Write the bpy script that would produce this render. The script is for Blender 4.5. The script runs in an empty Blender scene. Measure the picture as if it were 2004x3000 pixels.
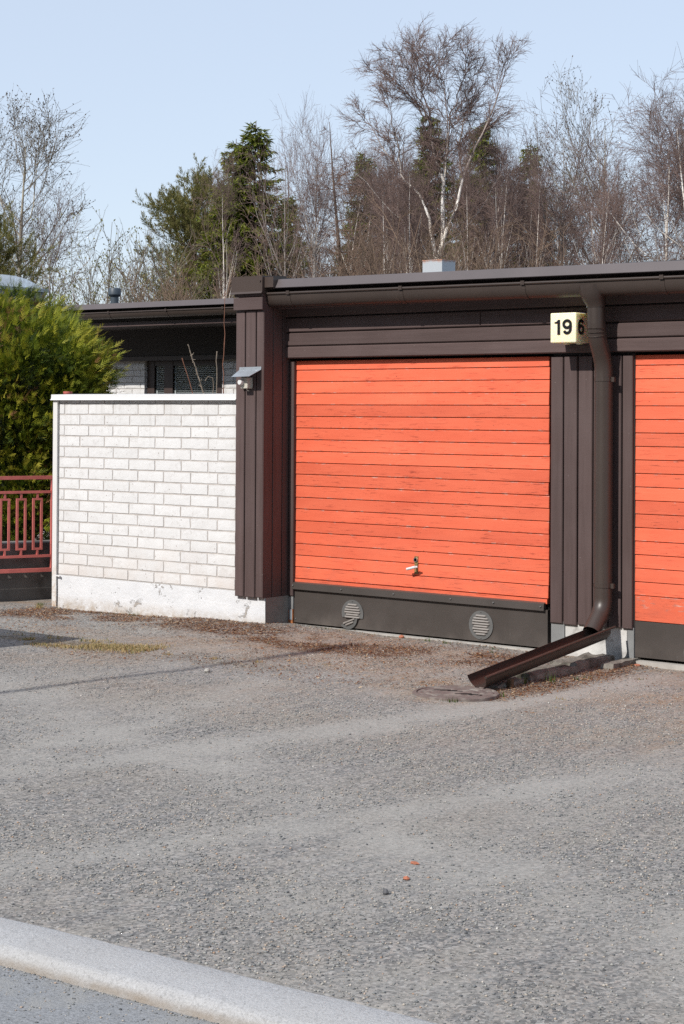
import bpy, math, random
import numpy as np
from mathutils import Vector, Matrix

# ------------------------------------------------------------------ camera, sky, sun, exposure
SC = bpy.context.scene
COL = SC.collection
YAW, PITCH, ROLL = 0.6791074, 0.0135192, 0.0052918
cam_d = bpy.data.cameras.new('camera')
cam = bpy.data.objects.new('camera', cam_d)
COL.objects.link(cam)
fw = Vector((-math.sin(YAW) * math.cos(PITCH), math.cos(YAW) * math.cos(PITCH), math.sin(PITCH)))
rt = Vector((math.cos(YAW), math.sin(YAW), 0))
up = rt.cross(fw)
r2 = math.cos(ROLL) * rt + math.sin(ROLL) * up
u2 = -math.sin(ROLL) * rt + math.cos(ROLL) * up
cam.matrix_world = Matrix(((r2.x, u2.x, -fw.x, 8.9103), (r2.y, u2.y, -fw.y, -10.4686), (r2.z, u2.z, -fw.z, 1.6639), (0, 0, 0, 1)))
cam_d.sensor_fit = 'HORIZONTAL'
cam_d.sensor_width = 24.0
cam_d.lens = 62.275
cam_d.shift_y = -(1500 - 1137.1) / 2004
cam_d.clip_start = 0.1
cam_d.clip_end = 2000
SC.camera = cam

SUN_AZ, SUN_EL = math.radians(6.0), math.radians(39.5)
world = bpy.data.worlds.new('World')
SC.world = world
world.use_nodes = True
wn = world.node_tree
wn.nodes.clear()
w_out = wn.nodes.new('ShaderNodeOutputWorld')
w_bg = wn.nodes.new('ShaderNodeBackground')
w_sky = wn.nodes.new('ShaderNodeTexSky')
w_sky.sky_type = 'NISHITA'
w_sky.sun_disc = False
w_sky.sun_elevation = SUN_EL
w_sky.sun_rotation = math.pi + SUN_AZ
w_sky.air_density = 1.0
w_sky.dust_density = 0.3
w_sky.ozone_density = 1.0
w_mix = wn.nodes.new('ShaderNodeMix')
w_mix.data_type = 'RGBA'
w_mix.inputs['Factor'].default_value = 0.58
w_mix.inputs['B'].default_value = (7.9, 8.9, 10.6, 1)      # thin high veil of cloud over the whole sky
wn.links.new(w_sky.outputs[0], w_mix.inputs['A'])
wn.links.new(w_mix.outputs['Result'], w_bg.inputs['Color'])
w_bg.inputs['Strength'].default_value = 0.108
wn.links.new(w_bg.outputs[0], w_out.inputs['Surface'])

sun_d = bpy.data.lights.new('sun', 'SUN')
sun_d.energy = 5.0
sun_d.angle = math.radians(0.53)
sun_d.color = (1.0, 0.955, 0.89)
sun = bpy.data.objects.new('sun', sun_d)
COL.objects.link(sun)
sdir = Vector((math.sin(SUN_AZ) * math.cos(SUN_EL), math.cos(SUN_AZ) * math.cos(SUN_EL), -math.sin(SUN_EL)))
sun.rotation_euler = sdir.to_track_quat('-Z', 'Y').to_euler()
sun.location = (0, -20, 20)

SC.view_settings.view_transform = 'Standard'
SC.view_settings.look = 'None'
SC.view_settings.exposure = 0.0
SC.view_settings.gamma = 1.0
SC.view_settings.use_curve_mapping = False
SC.cycles.use_denoising = False
SC.cycles.max_bounces = 5
SC.cycles.diffuse_bounces = 3
SC.cycles.transparent_max_bounces = 8

rng = np.random.default_rng(7)
random.seed(7)

# ------------------------------------------------------------------ noise for building geometry
def vnoise(x, y, seed=0):
    x = np.asarray(x, float); y = np.asarray(y, float)
    xi = np.floor(x).astype(np.int64); yi = np.floor(y).astype(np.int64)
    fx = x - xi; fy = y - yi
    fx = fx * fx * (3 - 2 * fx); fy = fy * fy * (3 - 2 * fy)
    def h(a, b):
        n = (a * 374761393 + b * 668265263 + seed * 1442695041) & 0x7fffffff
        n = ((n ^ (n >> 13)) * 1274126177) & 0x7fffffff
        n = n ^ (n >> 16)
        return (n & 0xffff) / 65535.0
    return (h(xi, yi) * (1 - fx) + h(xi + 1, yi) * fx) * (1 - fy) + (h(xi, yi + 1) * (1 - fx) + h(xi + 1, yi + 1) * fx) * fy
def fbm(x, y, seed=0, o=4):
    s = 0; a = .5
    for i in range(o):
        s = s + a * vnoise(x * 2 ** i, y * 2 ** i, seed + i * 17); a *= .5
    return s
def sstep(a, b, x):
    t = np.clip((x - a) / (b - a), 0, 1)
    return t * t * (3 - 2 * t)

# ------------------------------------------------------------------ materials
def mat_new(name):
    m = bpy.data.materials.new(name)
    m.use_nodes = True
    nt = m.node_tree
    return m, nt, nt.nodes['Principled BSDF']
class G:
    """small node-graph helper"""
    def __init__(s, nt):
        s.nt = nt
        s.pos = nt.nodes.new('ShaderNodeNewGeometry').outputs['Position']
    def n(s, t): return s.nt.nodes.new(t)
    def l(s, a, b): s.nt.links.new(a, b)
    def vec(s, scale=(1, 1, 1), src=None):
        m = s.n('ShaderNodeMapping'); m.inputs['Scale'].default_value = scale
        s.l(src or s.pos, m.inputs['Vector']); return m.outputs[0]
    def noise(s, scale, detail=4, stretch=(1, 1, 1), rough=.55, dist=0.0):
        n = s.n('ShaderNodeTexNoise'); n.inputs['Scale'].default_value = scale; n.inputs['Detail'].default_value = detail
        n.inputs['Roughness'].default_value = rough; n.inputs['Distortion'].default_value = dist
        s.l(s.vec(stretch), n.inputs['Vector']); return n.outputs[0]
    def vor(s, scale, stretch=(1, 1, 1), feature='F1', out='Distance'):
        n = s.n('ShaderNodeTexVoronoi'); n.feature = feature; n.inputs['Scale'].default_value = scale
        s.l(s.vec(stretch), n.inputs['Vector']); return n.outputs[out]
    def ramp(s, f, stops):
        r = s.n('ShaderNodeValToRGB'); e = r.color_ramp.elements
        while len(e) < len(stops): e.new(.5)
        for q, (p, c) in zip(e, stops):
            q.position = p
            q.color = (c, c, c, 1) if isinstance(c, (int, float)) else (c[0], c[1], c[2], 1)
        s.l(f, r.inputs[0]); return r.outputs[0]
    def mix(s, f, a, b, mode='MIX'):
        m = s.n('ShaderNodeMix'); m.data_type = 'RGBA'; m.blend_type = mode
        for k, v in (('Factor', f), ('A', a), ('B', b)):
            i = m.inputs[k]
            if isinstance(v, (int, float)): i.default_value = v if k == 'Factor' else (v, v, v, 1)
            elif isinstance(v, tuple): i.default_value = (v[0], v[1], v[2], 1)
            else: s.l(v, i)
        return m.outputs['Result']
    def math(s, op, a, b=None):
        m = s.n('ShaderNodeMath'); m.operation = op
        for i, v in enumerate((a, b)):
            if v is None: continue
            if isinstance(v, (int, float)): m.inputs[i].default_value = v
            else: s.l(v, m.inputs[i])
        return m.outputs[0]
    def axis(s, k):
        x = s.n('ShaderNodeSeparateXYZ'); s.l(s.pos, x.inputs[0]); return x.outputs[k]
    def attr(s, name):
        a = s.n('ShaderNodeAttribute'); a.attribute_name = name; return a
    def rand(s):
        return s.n('ShaderNodeObjectInfo').outputs['Random']
    def bump(s, bs, h, strength=.3, dist=.01):
        b = s.n('ShaderNodeBump'); b.inputs['Strength'].default_value = strength; b.inputs['Distance'].default_value = dist
        s.l(h, b.inputs['Height']); s.l(b.outputs[0], bs.inputs['Normal'])
def mul(c, k): return tuple(min(1, x * k) for x in c)
MATS = {}
def basic(name, col, rough=.6, var=.15, scale=6, stretch=(1, 1, 1), bump=.15, bscale=80, bdist=.003, metallic=0.0, spec=.5, dirt=None, objvar=0.0):
    m, nt, bs = mat_new(name); g = G(nt)
    n = g.noise(scale, 5, stretch)
    c = g.ramp(n, [(.3, mul(col, 1 - var)), (.7, mul(col, 1 + var))])
    if objvar:
        k = g.ramp(g.rand(), [(0, 1 - objvar), (1, 1.0)])
        c = g.mix(1.0, c, k, 'MULTIPLY')
    if dirt:
        d = g.ramp(g.noise(dirt[1], 6), [(dirt[2], 0.0), (dirt[2] + .12, 1.0)])
        c = g.mix(d, c, dirt[0])
    g.l(c, bs.inputs['Base Color'])
    bs.inputs['Roughness'].default_value = rough; bs.inputs['Metallic'].default_value = metallic
    bs.inputs['Specular IOR Level'].default_value = spec
    if bump: g.bump(bs, g.noise(bscale, 4, stretch), bump, bdist)
    MATS[name] = m
    return m
def brown_wood(name, stretch):
    m, nt, bs = mat_new(name); g = G(nt)
    c = g.ramp(g.noise(5, 5, stretch), [(.25, (.064, .041, .038)), (.75, (.094, .063, .060))])
    c = g.mix(g.ramp(g.noise(2.2, 4), [(.42, 0.0), (.75, .42)]), c, (.118, .084, .081))          # chalky faded patches
    c = g.mix(g.ramp(g.noise(16, 5, stretch, .7), [(.62, 0.0), (.72, .55)]), c, (.038, .026, .025))
    c = g.mix(1.0, c, g.ramp(g.rand(), [(0, .84), (1, 1.1)]), 'MULTIPLY')
    sp = g.ramp(g.vor(13), [(.03, 1.0), (.06, 0.0)])
    c = g.mix(g.math('MULTIPLY', sp, .3), c, (.3, .26, .25))
    g.l(c, bs.inputs['Base Color']); bs.inputs['Roughness'].default_value = .62; bs.inputs['Specular IOR Level'].default_value = .35
    g.bump(bs, g.noise(26, 5, stretch, .65), .35, .003)
    MATS[name] = m
    return m
brown_wood('brown_wood_vertical', (6, 6, .35))
brown_wood('brown_wood_horizontal', (.35, 6, 6))
def orange_paint():
    m, nt, bs = mat_new('orange_paint'); g = G(nt)
    st = (.22, 6, 6)
    c = g.ramp(g.noise(3.0, 5, (.5, 1, 3)), [(.25, (.80, .143, .068)), (.75, (.90, .188, .096))])
    fade = g.ramp(g.noise(1.6, 5, (.7, 1, 2.2), .6), [(.48, 0.0), (.70, .32)])
    c = g.mix(fade, c, (.60, .078, .042))
    grain = g.ramp(g.noise(15, 6, (.5, 6, 6), .72), [(.55, 0.0), (.64, 1.0)])
    wear = g.ramp(g.noise(3.4, 4, (.7, 1, 2.2)), [(.42, .05), (.62, .95)])
    c = g.mix(g.math('MULTIPLY', grain, wear), c, (.36, .052, .026))
    crack = g.ramp(g.noise(11, 7, (.35, 6, 9), .75), [(.64, 0.0), (.66, 1.0)])
    c = g.mix(g.math('MULTIPLY', crack, .9), c, (.11, .025, .017))
    peel = g.ramp(g.noise(10, 7, (.5, 6, 7), .8), [(.725, 0.0), (.735, 1.0)])
    c = g.mix(g.math('MULTIPLY', peel, .75), c, (.62, .56, .5))
    c = g.mix(1.0, c, g.ramp(g.rand(), [(0, .80), (1, 1.06)]), 'MULTIPLY')
    dz = g.math('MULTIPLY', g.ramp(g.math('SUBTRACT', .85, g.axis(2)), [(0.0, 0.0), (.5, .5)]), g.ramp(g.noise(5, 6, (.6, 1, 1.6), .7), [(.45, 0.0), (.66, 1.0)]))
    c = g.mix(dz, c, (.46, .12, .075))
    tc = g.n('ShaderNodeTexCoord'); sx = g.n('ShaderNodeSeparateXYZ'); g.l(tc.outputs['Object'], sx.inputs[0])
    lowe = g.ramp(g.math('MULTIPLY', sx.outputs[2], 10.0), [(.055, 1.0), (.085, 0.0)])
    uppe = g.ramp(g.math('MULTIPLY', sx.outputs[2], 10.0), [(.765, 0.0), (.80, 1.0)])
    edge = g.math('MAXIMUM', lowe, uppe)
    chips = g.ramp(g.noise(22, 6, (.6, 3, 3), .7), [(.55, 0.0), (.60, 1.0)])
    c = g.mix(g.math('MULTIPLY', g.math('MULTIPLY', edge, chips), .5), c, g.ramp(g.noise(9, 3), [(.4, (.16, .05, .035)), (.6, (.58, .50, .44))]))
    c = g.mix(g.math('MULTIPLY', g.ramp(g.vor(9, (1, 1, 1.6)), [(.035, 1.0), (.06, 0.0)]), .75), c, (.16, .035, .022))      # knots and nail holes
    g.l(c, bs.inputs['Base Color']); bs.inputs['Roughness'].default_value = .55; bs.inputs['Specular IOR Level'].default_value = .35
    h = g.mix(.5, g.noise(10, 7, st, .75), crack)
    g.bump(bs, h, .5, .004)
    MATS['orange_paint'] = m
orange_paint()
basic('brown_metal', (.042, .030, .025), .42, .12, 3, bump=.05, bscale=20)
basic('roof_metal', (.090, .075, .077), .42, .10, 2.5, bump=.08, bscale=6, bdist=.004, objvar=.06)
basic('cap_metal', (.052, .036, .030), .45, .10, 3, bump=.05, bscale=15)
def apron_metal():
    m, nt, bs = mat_new('apron_metal'); g = G(nt)
    c = g.ramp(g.noise(4, 5), [(.3, (.062, .052, .046)), (.7, (.078, .066, .060))])
    z = g.axis(2)
    low = g.ramp(g.math('SUBTRACT', .16, z), [(0.0, 0.0), (.12, 1.0)])
    scr = g.ramp(g.noise(11, 6, (5, 5, .5), .8), [(.63, 0.0), (.66, 1.0)])
    c = g.mix(g.math('MULTIPLY', g.math('MULTIPLY', low, scr), .55), c, (.30, .29, .29))
    dust = g.ramp(g.noise(5, 5), [(.4, 0.0), (.7, .35)])
    c = g.mix(g.math('MULTIPLY', low, dust), c, (.22, .19, .17))
    g.l(c, bs.inputs['Base Color']); bs.inputs['Roughness'].default_value = .42
    g.bump(bs, g.noise(3, 3), .08, .01)
    MATS['apron_metal'] = m
apron_metal()
def white_brick():
    m, nt, bs = mat_new('white_brick'); g = G(nt)
    c = g.ramp(g.noise(7, 6, rough=.65), [(.28, (.735, .725, .72)), (.6, (.80, .795, .795))])
    c = g.mix(g.ramp(g.noise(26, 6, (1, 1, 1), .7), [(.56, 0.0), (.66, .5)]), c, (.57, .545, .525))
    sp = g.ramp(g.vor(24), [(.09, 1.0), (.15, 0.0)])
    sp = g.math('MULTIPLY', sp, g.ramp(g.noise(9, 3), [(.52, 0.0), (.56, 1.0)]))
    c = g.mix(g.math('MULTIPLY', sp, .8), c, (.26, .20, .17))
    topm = g.ramp(g.math('SUBTRACT', g.axis(2), 1.30), [(0.0, 0.0), (.42, 1.0)])
    c = g.mix(g.math('MULTIPLY', topm, g.ramp(g.noise(6, 5, (3, 3, .22), .65), [(.52, 0.0), (.68, .55)])), c, (.53, .51, .485))      # rain streaks below the coping
    low = g.ramp(g.math('SUBTRACT', .62, g.axis(2)), [(0.0, 0.0), (.36, 1.0)])
    c = g.mix(g.math('MULTIPLY', low, g.ramp(g.noise(4, 5), [(.4, .1), (.7, .75)])), c, (.68, .585, .52))
    c = g.mix(1.0, c, g.ramp(g.rand(), [(0, .96), (1, 1.02)]), 'MULTIPLY')
    g.l(c, bs.inputs['Base Color']); bs.inputs['Roughness'].default_value = .8
    g.bump(bs, g.noise(60, 6, rough=.7), .35, .004)
    MATS['white_brick'] = m
white_brick()
basic('mortar', (.60, .56, .53), .9, .14, 16, bump=.4, bscale=150)
basic('white_paint', (.80, .80, .80), .45, .03, 3, bump=.05, bscale=30)
def strip_paint():
    m, nt, bs = mat_new('strip_paint'); g = G(nt)
    low = g.ramp(g.math('SUBTRACT', .42, g.axis(2)), [(0.0, 0.0), (.4, 1.0)])
    c = g.mix(g.math('MULTIPLY', low, g.ramp(g.noise(18, 6, rough=.75), [(.42, 0.0), (.58, 1.0)])), (.78, .77, .75), (.46, .29, .15))
    g.l(c, bs.inputs['Base Color']); bs.inputs['Roughness'].default_value = .6
    MATS['strip_paint'] = m
strip_paint()
def plinth_paint():
    m, nt, bs = mat_new('plinth_paint'); g = G(nt)
    c = g.ramp(g.noise(3.5, 6, (1, 1, 2), .65), [(.3, (.70, .71, .73)), (.65, (.80, .805, .82))])
    flake = g.ramp(g.noise(6, 9, (1, 1, 1.3), .78, .4), [(.60, 0.0), (.625, 1.0)])
    c = g.mix(flake, c, (.44, .40, .36))
    low = g.ramp(g.math('SUBTRACT', .12, g.axis(2)), [(0.0, 0.0), (.1, 1.0)])
    c = g.mix(g.math('MULTIPLY', low, g.ramp(g.noise(14, 6, rough=.7), [(.35, .1), (.6, 1.0)])), c, (.47, .40, .33))
    g.l(c, bs.inputs['Base Color']); bs.inputs['Roughness'].default_value = .85
    h = g.mix(.4, g.noise(28, 8, rough=.75), flake)
    g.bump(bs, h, .8, .012)
    MATS['plinth_paint'] = m
plinth_paint()
basic('bare_concrete', (.30, .285, .265), .9, .22, 5, bump=.6, bscale=60, bdist=.006, dirt=((.10, .09, .08), 3.5, .58))
basic('sill_concrete', (.52, .49, .45), .9, .12, 9, bump=.4, bscale=90)
basic('dark_concrete', (.135, .125, .115), .92, .35, 3, (1, 1, .5), .5, 50, .006, dirt=((.07, .062, .055), 2.5, .55))
def kerb_mat():
    m, nt, bs = mat_new('kerb_concrete'); g = G(nt)
    c = g.ramp(g.noise(140, 5, rough=.75), [(.3, (.34, .34, .345)), (.5, (.47, .47, .475)), (.7, (.57, .57, .575))])
    c = g.mix(g.ramp(g.noise(48, 4, rough=.7), [(.56, 0.0), (.64, .55)]), c, (.30, .30, .305))
    c = g.mix(g.ramp(g.vor(60), [(.12, .5), (.3, 0.0)]), c, (.30, .29, .28))
    c = g.mix(g.ramp(g.noise(3, 5), [(.4, 0.0), (.7, .3)]), c, (.40, .385, .36))
    low = g.ramp(g.math('MULTIPLY', g.math('SUBTRACT', -.012, g.axis(2)), 40.0), [(0.0, 0.0), (.8, 1.0)])
    c = g.mix(g.math('MULTIPLY', low, g.ramp(g.noise(9, 5), [(.3, .15), (.6, .9)])), c, (.33, .28, .23))
    g.l(c, bs.inputs['Base Color']); bs.inputs['Roughness'].default_value = .92
    g.bump(bs, g.noise(90, 6, rough=.75), .9, .006); MATS['kerb_concrete'] = m
kerb_mat()
basic('asphalt', (.31, .32, .335), .95, .30, 85, bump=.8, bscale=190, bdist=.006, dirt=((.36, .36, .355), 5, .5))
def lamp_plastic():
    m, nt, bs = mat_new('cream_plastic'); g = G(nt)
    bs.inputs['Base Color'].default_value = (.90, .82, .56, 1)
    bs.inputs['Roughness'].default_value = .38
    bs.inputs['Subsurface Weight'].default_value = .45
    bs.inputs['Subsurface Radius'].default_value = (.14, .085, .025)
    bs.inputs['Subsurface Scale'].default_value = .6
    MATS['cream_plastic'] = m
lamp_plastic()
basic('black_vinyl', (.008, .008, .009), .35, .0, 3, bump=0)
basic('red_rail', (.62, .16, .135), .5, .16, 9, bump=.2, bscale=90, dirt=((.22, .075, .05), 20, .64))
basic('galvanised', (.42, .46, .50), .45, .12, 9, metallic=.35, bump=.05)
basic('frame_steel', (.22, .225, .225), .5, .15, 9, metallic=.2, bump=.1)
basic('rusty_steel', (.33, .115, .035), .85, .45, 24, bump=.5, bscale=90)
basic('chrome', (.62, .62, .63), .22, .05, 9, metallic=.9, bump=0)
basic('worn_plate', (.26, .17, .07), .5, .45, 45, metallic=.4, bump=.2)
basic('bare_aluminium', (.70, .70, .71), .4, .06, 9, metallic=.3, bump=0)
basic('cream_box', (.72, .69, .60), .5, .04, 9, bump=0)
basic('vent_metal', (.105, .105, .103), .42, .12, 12, bump=.05)
basic('vent_slat', (.26, .235, .215), .5, .12, 30, bump=.1)
basic('soffit_dark', (.030, .023, .022), .7, .15, 4, (1, 6, 1), bump=.1)
basic('window_brown', (.042, .026, .022), .5, .15, 6, bump=.1)
basic('blind_white', (.86, .90, .90), .5, .04, 6, bump=0)
basic('void_black', (.004, .004, .004), .9, .0, 3, bump=0)
basic('roof_felt', (.035, .036, .04), .85, .15, 12, bump=.2)
basic('cast_iron', (.16, .12, .107), .85, .2, 12, bump=.4, bscale=120, dirt=((.27, .235, .205), 9, .49))
basic('vent_plastic', (.040, .055, .072), .5, .08, 6, bump=0)
basic('bare_cane', (.20, .085, .05), .7, .3, 30, bump=0)
basic('grey_cane', (.19, .155, .12), .85, .3, 40, bump=.2)
basic('utility_paint', (.20, .24, .21), .5, .05, 4, bump=0)
basic('needle_wood', (.09, .055, .03), .9, .3, 30, bump=.3)
basic('old_paint', (.50, .49, .47), .9, .2, 7, bump=.5, bscale=40, bdist=.006, dirt=((.16, .145, .13), 6, .5))
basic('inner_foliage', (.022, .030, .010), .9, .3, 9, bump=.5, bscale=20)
basic('chip_brick', (.36, .13, .075), .9, .25, 50, bump=.4)
basic('dark_stone', (.075, .075, .08), .85, .25, 60, bump=.5)
basic('slab_stone', (.25, .225, .195), .95, .35, 11, bump=.9, bscale=70, bdist=.008, dirt=((.10, .09, .07), 7, .52))
def glass_mat():
    m, nt, bs = mat_new('window_glass'); g = G(nt)
    bs.inputs['Base Color'].default_value = (.95, .98, .98, 1); bs.inputs['Roughness'].default_value = .02
    bs.inputs['Transmission Weight'].default_value = 0.0; bs.inputs['IOR'].default_value = 1.45
    bs.inputs['Base Color'].default_value = (.01, .015, .015, 1)
    tb = g.n('ShaderNodeBsdfTransparent'); tb.inputs[0].default_value = (.95, .96, .96, 1)
    mx = g.n('ShaderNodeMixShader'); 
    mx.inputs[0].default_value = .18; g.l(tb.outputs[0], mx.inputs[1]); g.l(bs.outputs[0], mx.inputs[2]); g.l(mx.outputs[0], nt.nodes['Material Output'].inputs['Surface'])
    MATS['window_glass'] = m
    m, nt, bs = mat_new('dome_plastic'); g = G(nt)
    bs.inputs['Base Color'].default_value = (.66, .72, .78, 1); bs.inputs['Roughness'].default_value = .12
    bs.inputs['Transmission Weight'].default_value = 0.0; bs.inputs['IOR'].default_value = 1.45
    tb = g.n('ShaderNodeBsdfTransparent'); tb.inputs[0].default_value = (.80, .88, .96, 1)
    mx = g.n('ShaderNodeMixShader'); mx.inputs[0].default_value = .45
    g.l(tb.outputs[0], mx.inputs[1]); g.l(bs.outputs[0], mx.inputs[2]); g.l(mx.outputs[0], nt.nodes['Material Output'].inputs['Surface'])
    MATS['dome_plastic'] = m
glass_mat()
def attr_ramp(name, attr, stops, rough=.8, spec=.3, trans=0.0, sheen=0):
    m, nt, bs = mat_new(name); g = G(nt)
    c = g.ramp(g.attr(attr).outputs['Fac'], stops)
    g.l(c, bs.inputs['Base Color']); bs.inputs['Roughness'].default_value = rough; bs.inputs['Specular IOR Level'].default_value = spec
    if trans:
        t = g.n('ShaderNodeBsdfTranslucent'); g.l(c, t.inputs['Color'])
        x = g.n('ShaderNodeMixShader'); x.inputs[0].default_value = trans
        g.l(bs.outputs[0], x.inputs[1]); g.l(t.outputs[0], x.inputs[2])
        g.l(x.outputs[0], nt.nodes['Material Output'].inputs['Surface'])
    MATS[name] = m
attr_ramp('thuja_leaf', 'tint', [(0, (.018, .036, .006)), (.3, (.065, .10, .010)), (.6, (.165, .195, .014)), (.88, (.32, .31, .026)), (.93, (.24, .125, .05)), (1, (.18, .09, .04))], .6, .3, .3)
attr_ramp('grass_blade', 'tint', [(0, (.055, .10, .02)), (.35, (.11, .15, .03)), (.5, (.36, .28, .12)), (1, (.56, .43, .23))], .8, .2, .3)
attr_ramp('needle_litter', 'tint', [(0, (.085, .032, .015)), (.5, (.19, .075, .034)), (.8, (.32, .19, .10)), (1, (.50, .38, .26))], .9, .2)
attr_ramp('gravel_stone', 'tint', [(0, (.085, .09, .098)), (.22, (.16, .167, .172)), (.5, (.245, .245, .235)), (.74, (.33, .325, .305)), (.84, (.38, .31, .25)), (.92, (.40, .375, .335)), (.975, (.34, .22, .15)), (1, (.56, .555, .53))], .85, .3)
attr_ramp('spruce_needle', 'tint', [(0, (.050, .078, .014)), (.5, (.135, .170, .024)), (.85, (.22, .235, .036)), (1, (.18, .135, .045))], .7, .25, .35)
attr_ramp('pine_needle', 'tint', [(0, (.085, .092, .028)), (.6, (.185, .18, .055)), (1, (.26, .20, .085))], .7, .25, .35)
attr_ramp('willow_leaf', 'tint', [(0, (.13, .14, .05)), (.6, (.22, .21, .08)), (1, (.30, .26, .12))], .7, .2, .3)
attr_ramp('bud', 'tint', [(0, (.05, .04, .035)), (1, (.12, .095, .08))], .8, .2)
def birch_bark():
    m, nt, bs = mat_new('birch_bark'); g = G(nt)
    c = g.ramp(g.noise(1.3, 4), [(.3, (.62, .54, .45)), (.65, (.78, .75, .71))])
    mk = g.ramp(g.noise(5, 5, (.8, .8, 3.2), .65), [(.58, 0.0), (.64, .9)])
    c = g.mix(mk, c, (.08, .07, .06))
    hi = g.math('ADD', g.math('MULTIPLY', g.axis(2), .05), g.math('MULTIPLY', g.noise(.7, 3), .17))
    c = g.mix(g.ramp(hi, [(.52, 0.0), (.64, 1.0)]), c, (.17, .12, .10))          # young wood is brown
    g.l(c, bs.inputs['Base Color']); bs.inputs['Roughness'].default_value = .8
    MATS['birch_bark'] = m
birch_bark()
basic('aspen_bark', (.29, .26, .20), .85, .35, 3, (1, 1, .7), bump=0)
basic('grey_bark', (.26, .235, .215), .9, .35, 3, (1, 1, .6), bump=0)
basic('conifer_bark', (.12, .082, .06), .9, .3, 6, bump=0)
basic('birch_twig', (.175, .118, .102), .85, .3, .8, bump=0, objvar=.25)
basic('aspen_twig', (.185, .155, .115), .85, .3, .8, bump=0, objvar=.15)
basic('larch_twig', (.185, .112, .080), .85, .3, .8, bump=0, objvar=.15)
basic('brush_twig', (.19, .128, .088), .85, .35, .6, bump=0, objvar=.25)
def ground_mat():
    m, nt, bs = mat_new('gravel_ground'); g = G(nt)
    fine = g.noise(150, 5, rough=.7)
    c = g.ramp(fine, [(.28, (.13, .13, .135)), (.45, (.225, .222, .218)), (.6, (.27, .265, .255)), (.78, (.38, .35, .32))])
    c = g.mix(g.ramp(g.noise(1.1, 5), [(.35, 0.0), (.7, .30)]), c, (.19, .18, .165))
    cells = g.vor(92, out='Color')
    gr = g.n('ShaderNodeRGBToBW'); g.l(cells, gr.inputs[0])
    c = g.mix(.55, c, g.ramp(gr.outputs[0], [(.2, (.10, .105, .115)), (.42, (.20, .20, .205)), (.6, (.29, .285, .28)), (.74, (.37, .30, .255)), (.85, (.47, .46, .45))]))
    big = g.vor(38, out='Color'); gb = g.n('ShaderNodeRGBToBW'); g.l(big, gb.inputs[0])
    c = g.mix(.25, c, g.ramp(gb.outputs[0], [(.25, (.11, .115, .125)), (.5, (.25, .245, .24)), (.75, (.40, .36, .33))]))
    warm = g.attr('warm').outputs['Fac']
    c = g.mix(g.math('MULTIPLY', warm, g.ramp(g.noise(8, 6, rough=.7), [(.35, .15), (.6, 1.0)])), c, (.30, .205, .135))
    c = g.mix(g.ramp(g.noise(3.2, 6, (2.6, .45, 1), .65), [(.42, 0.0), (.66, .7)]), c, (.305, .285, .258))
    c = g.mix(g.ramp(g.noise(9.0, 6, (2.8, .22, 1), .7), [(.54, 0.0), (.64, .45)]), c, (.15, .148, .145))
    c = g.mix(g.ramp(g.noise(5.0, 6, (3.0, .35, 1), .7), [(.55, 0.0), (.68, .6)]), c, (.135, .135, .138))
    c = g.mix(g.ramp(g.noise(.8, 4), [(.5, 0.0), (.7, .35)]), c, (.27, .235, .195))
    dust = g.attr('dust').outputs['Fac']
    dcol = g.ramp(g.noise(40, 6, rough=.7), [(.35, (.30, .29, .272)), (.65, (.385, .372, .35))])
    c = g.mix(g.math('MULTIPLY', dust, .8), c, dcol)
    moss = g.attr('moss').outputs['Fac']
    mm = g.math('MULTIPLY', moss, g.ramp(g.noise(22, 6, rough=.7), [(.38, 0.0), (.58, 1.0)]))
    mcol = g.ramp(g.noise(6, 4), [(.35, (.085, .032, .017)), (.6, (.14, .062, .030)), (.75, (.19, .13, .06))])
    c = g.mix(mm, c, mcol)
    soil = g.attr('soil').outputs['Fac']
    c = g.mix(g.math('MULTIPLY', soil, g.ramp(g.noise(30, 5), [(.3, .3), (.6, 1.0)])), c, (.14, .105, .06))
    c = g.mix(1.0, c, (.95, .945, .935), 'MULTIPLY')
    grain = g.ramp(gr.outputs[0], [(.18, .70), (.5, 1.0), (.84, 1.0)])
    lite = g.ramp(gr.outputs[0], [(.55, 0.0), (.85, 1.0)])
    keep = g.math('SUBTRACT', 1.0, g.math('MULTIPLY', dust, .55))
    c = g.mix(keep, c, g.mix(1.0, c, grain, 'MULTIPLY'))
    c = g.mix(g.math('MULTIPLY', g.math('MULTIPLY', lite, keep), .22), c, (.44, .42, .40))
    g.l(c, bs.inputs['Base Color']); bs.inputs['Roughness'].default_value = .95; bs.inputs['Specular IOR Level'].default_value = .2
    h = g.mix(.5, g.noise(120, 5, rough=.7), gr.outputs[0])
    g.bump(bs, h, .8, .008)
    MATS['gravel_ground'] = m
ground_mat()

def dim(k, *names):
    """one common reflectance level for a family of weathered materials"""
    for nm in names:
        nt = MATS[nm].node_tree; bs = nt.nodes['Principled BSDF']; i = bs.inputs['Base Color']
        m = nt.nodes.new('ShaderNodeMix'); m.data_type = 'RGBA'; m.blend_type = 'MULTIPLY'; m.inputs['Factor'].default_value = 1.0
        m.inputs['B'].default_value = (k, k, k, 1)
        if i.is_linked: nt.links.new(i.links[0].from_socket, m.inputs['A'])
        else: m.inputs['A'].default_value = i.default_value
        nt.links.new(m.outputs['Result'], i)
dim(.79, 'white_brick', 'white_paint', 'strip_paint')
dim(.84, 'kerb_concrete')
dim(.82, 'plinth_paint')
dim(.72, 'mortar', 'asphalt', 'sill_concrete', 'cream_box', 'galvanised', 'bare_concrete', 'slab_stone')
dim(.97, 'gravel_ground', 'gravel_stone')
dim(.87, 'orange_paint')
dim(.80,  'needle_litter', 'grass_blade', 'apron_metal', 'vent_slat', 'red_rail', 'cast_iron')
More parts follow.
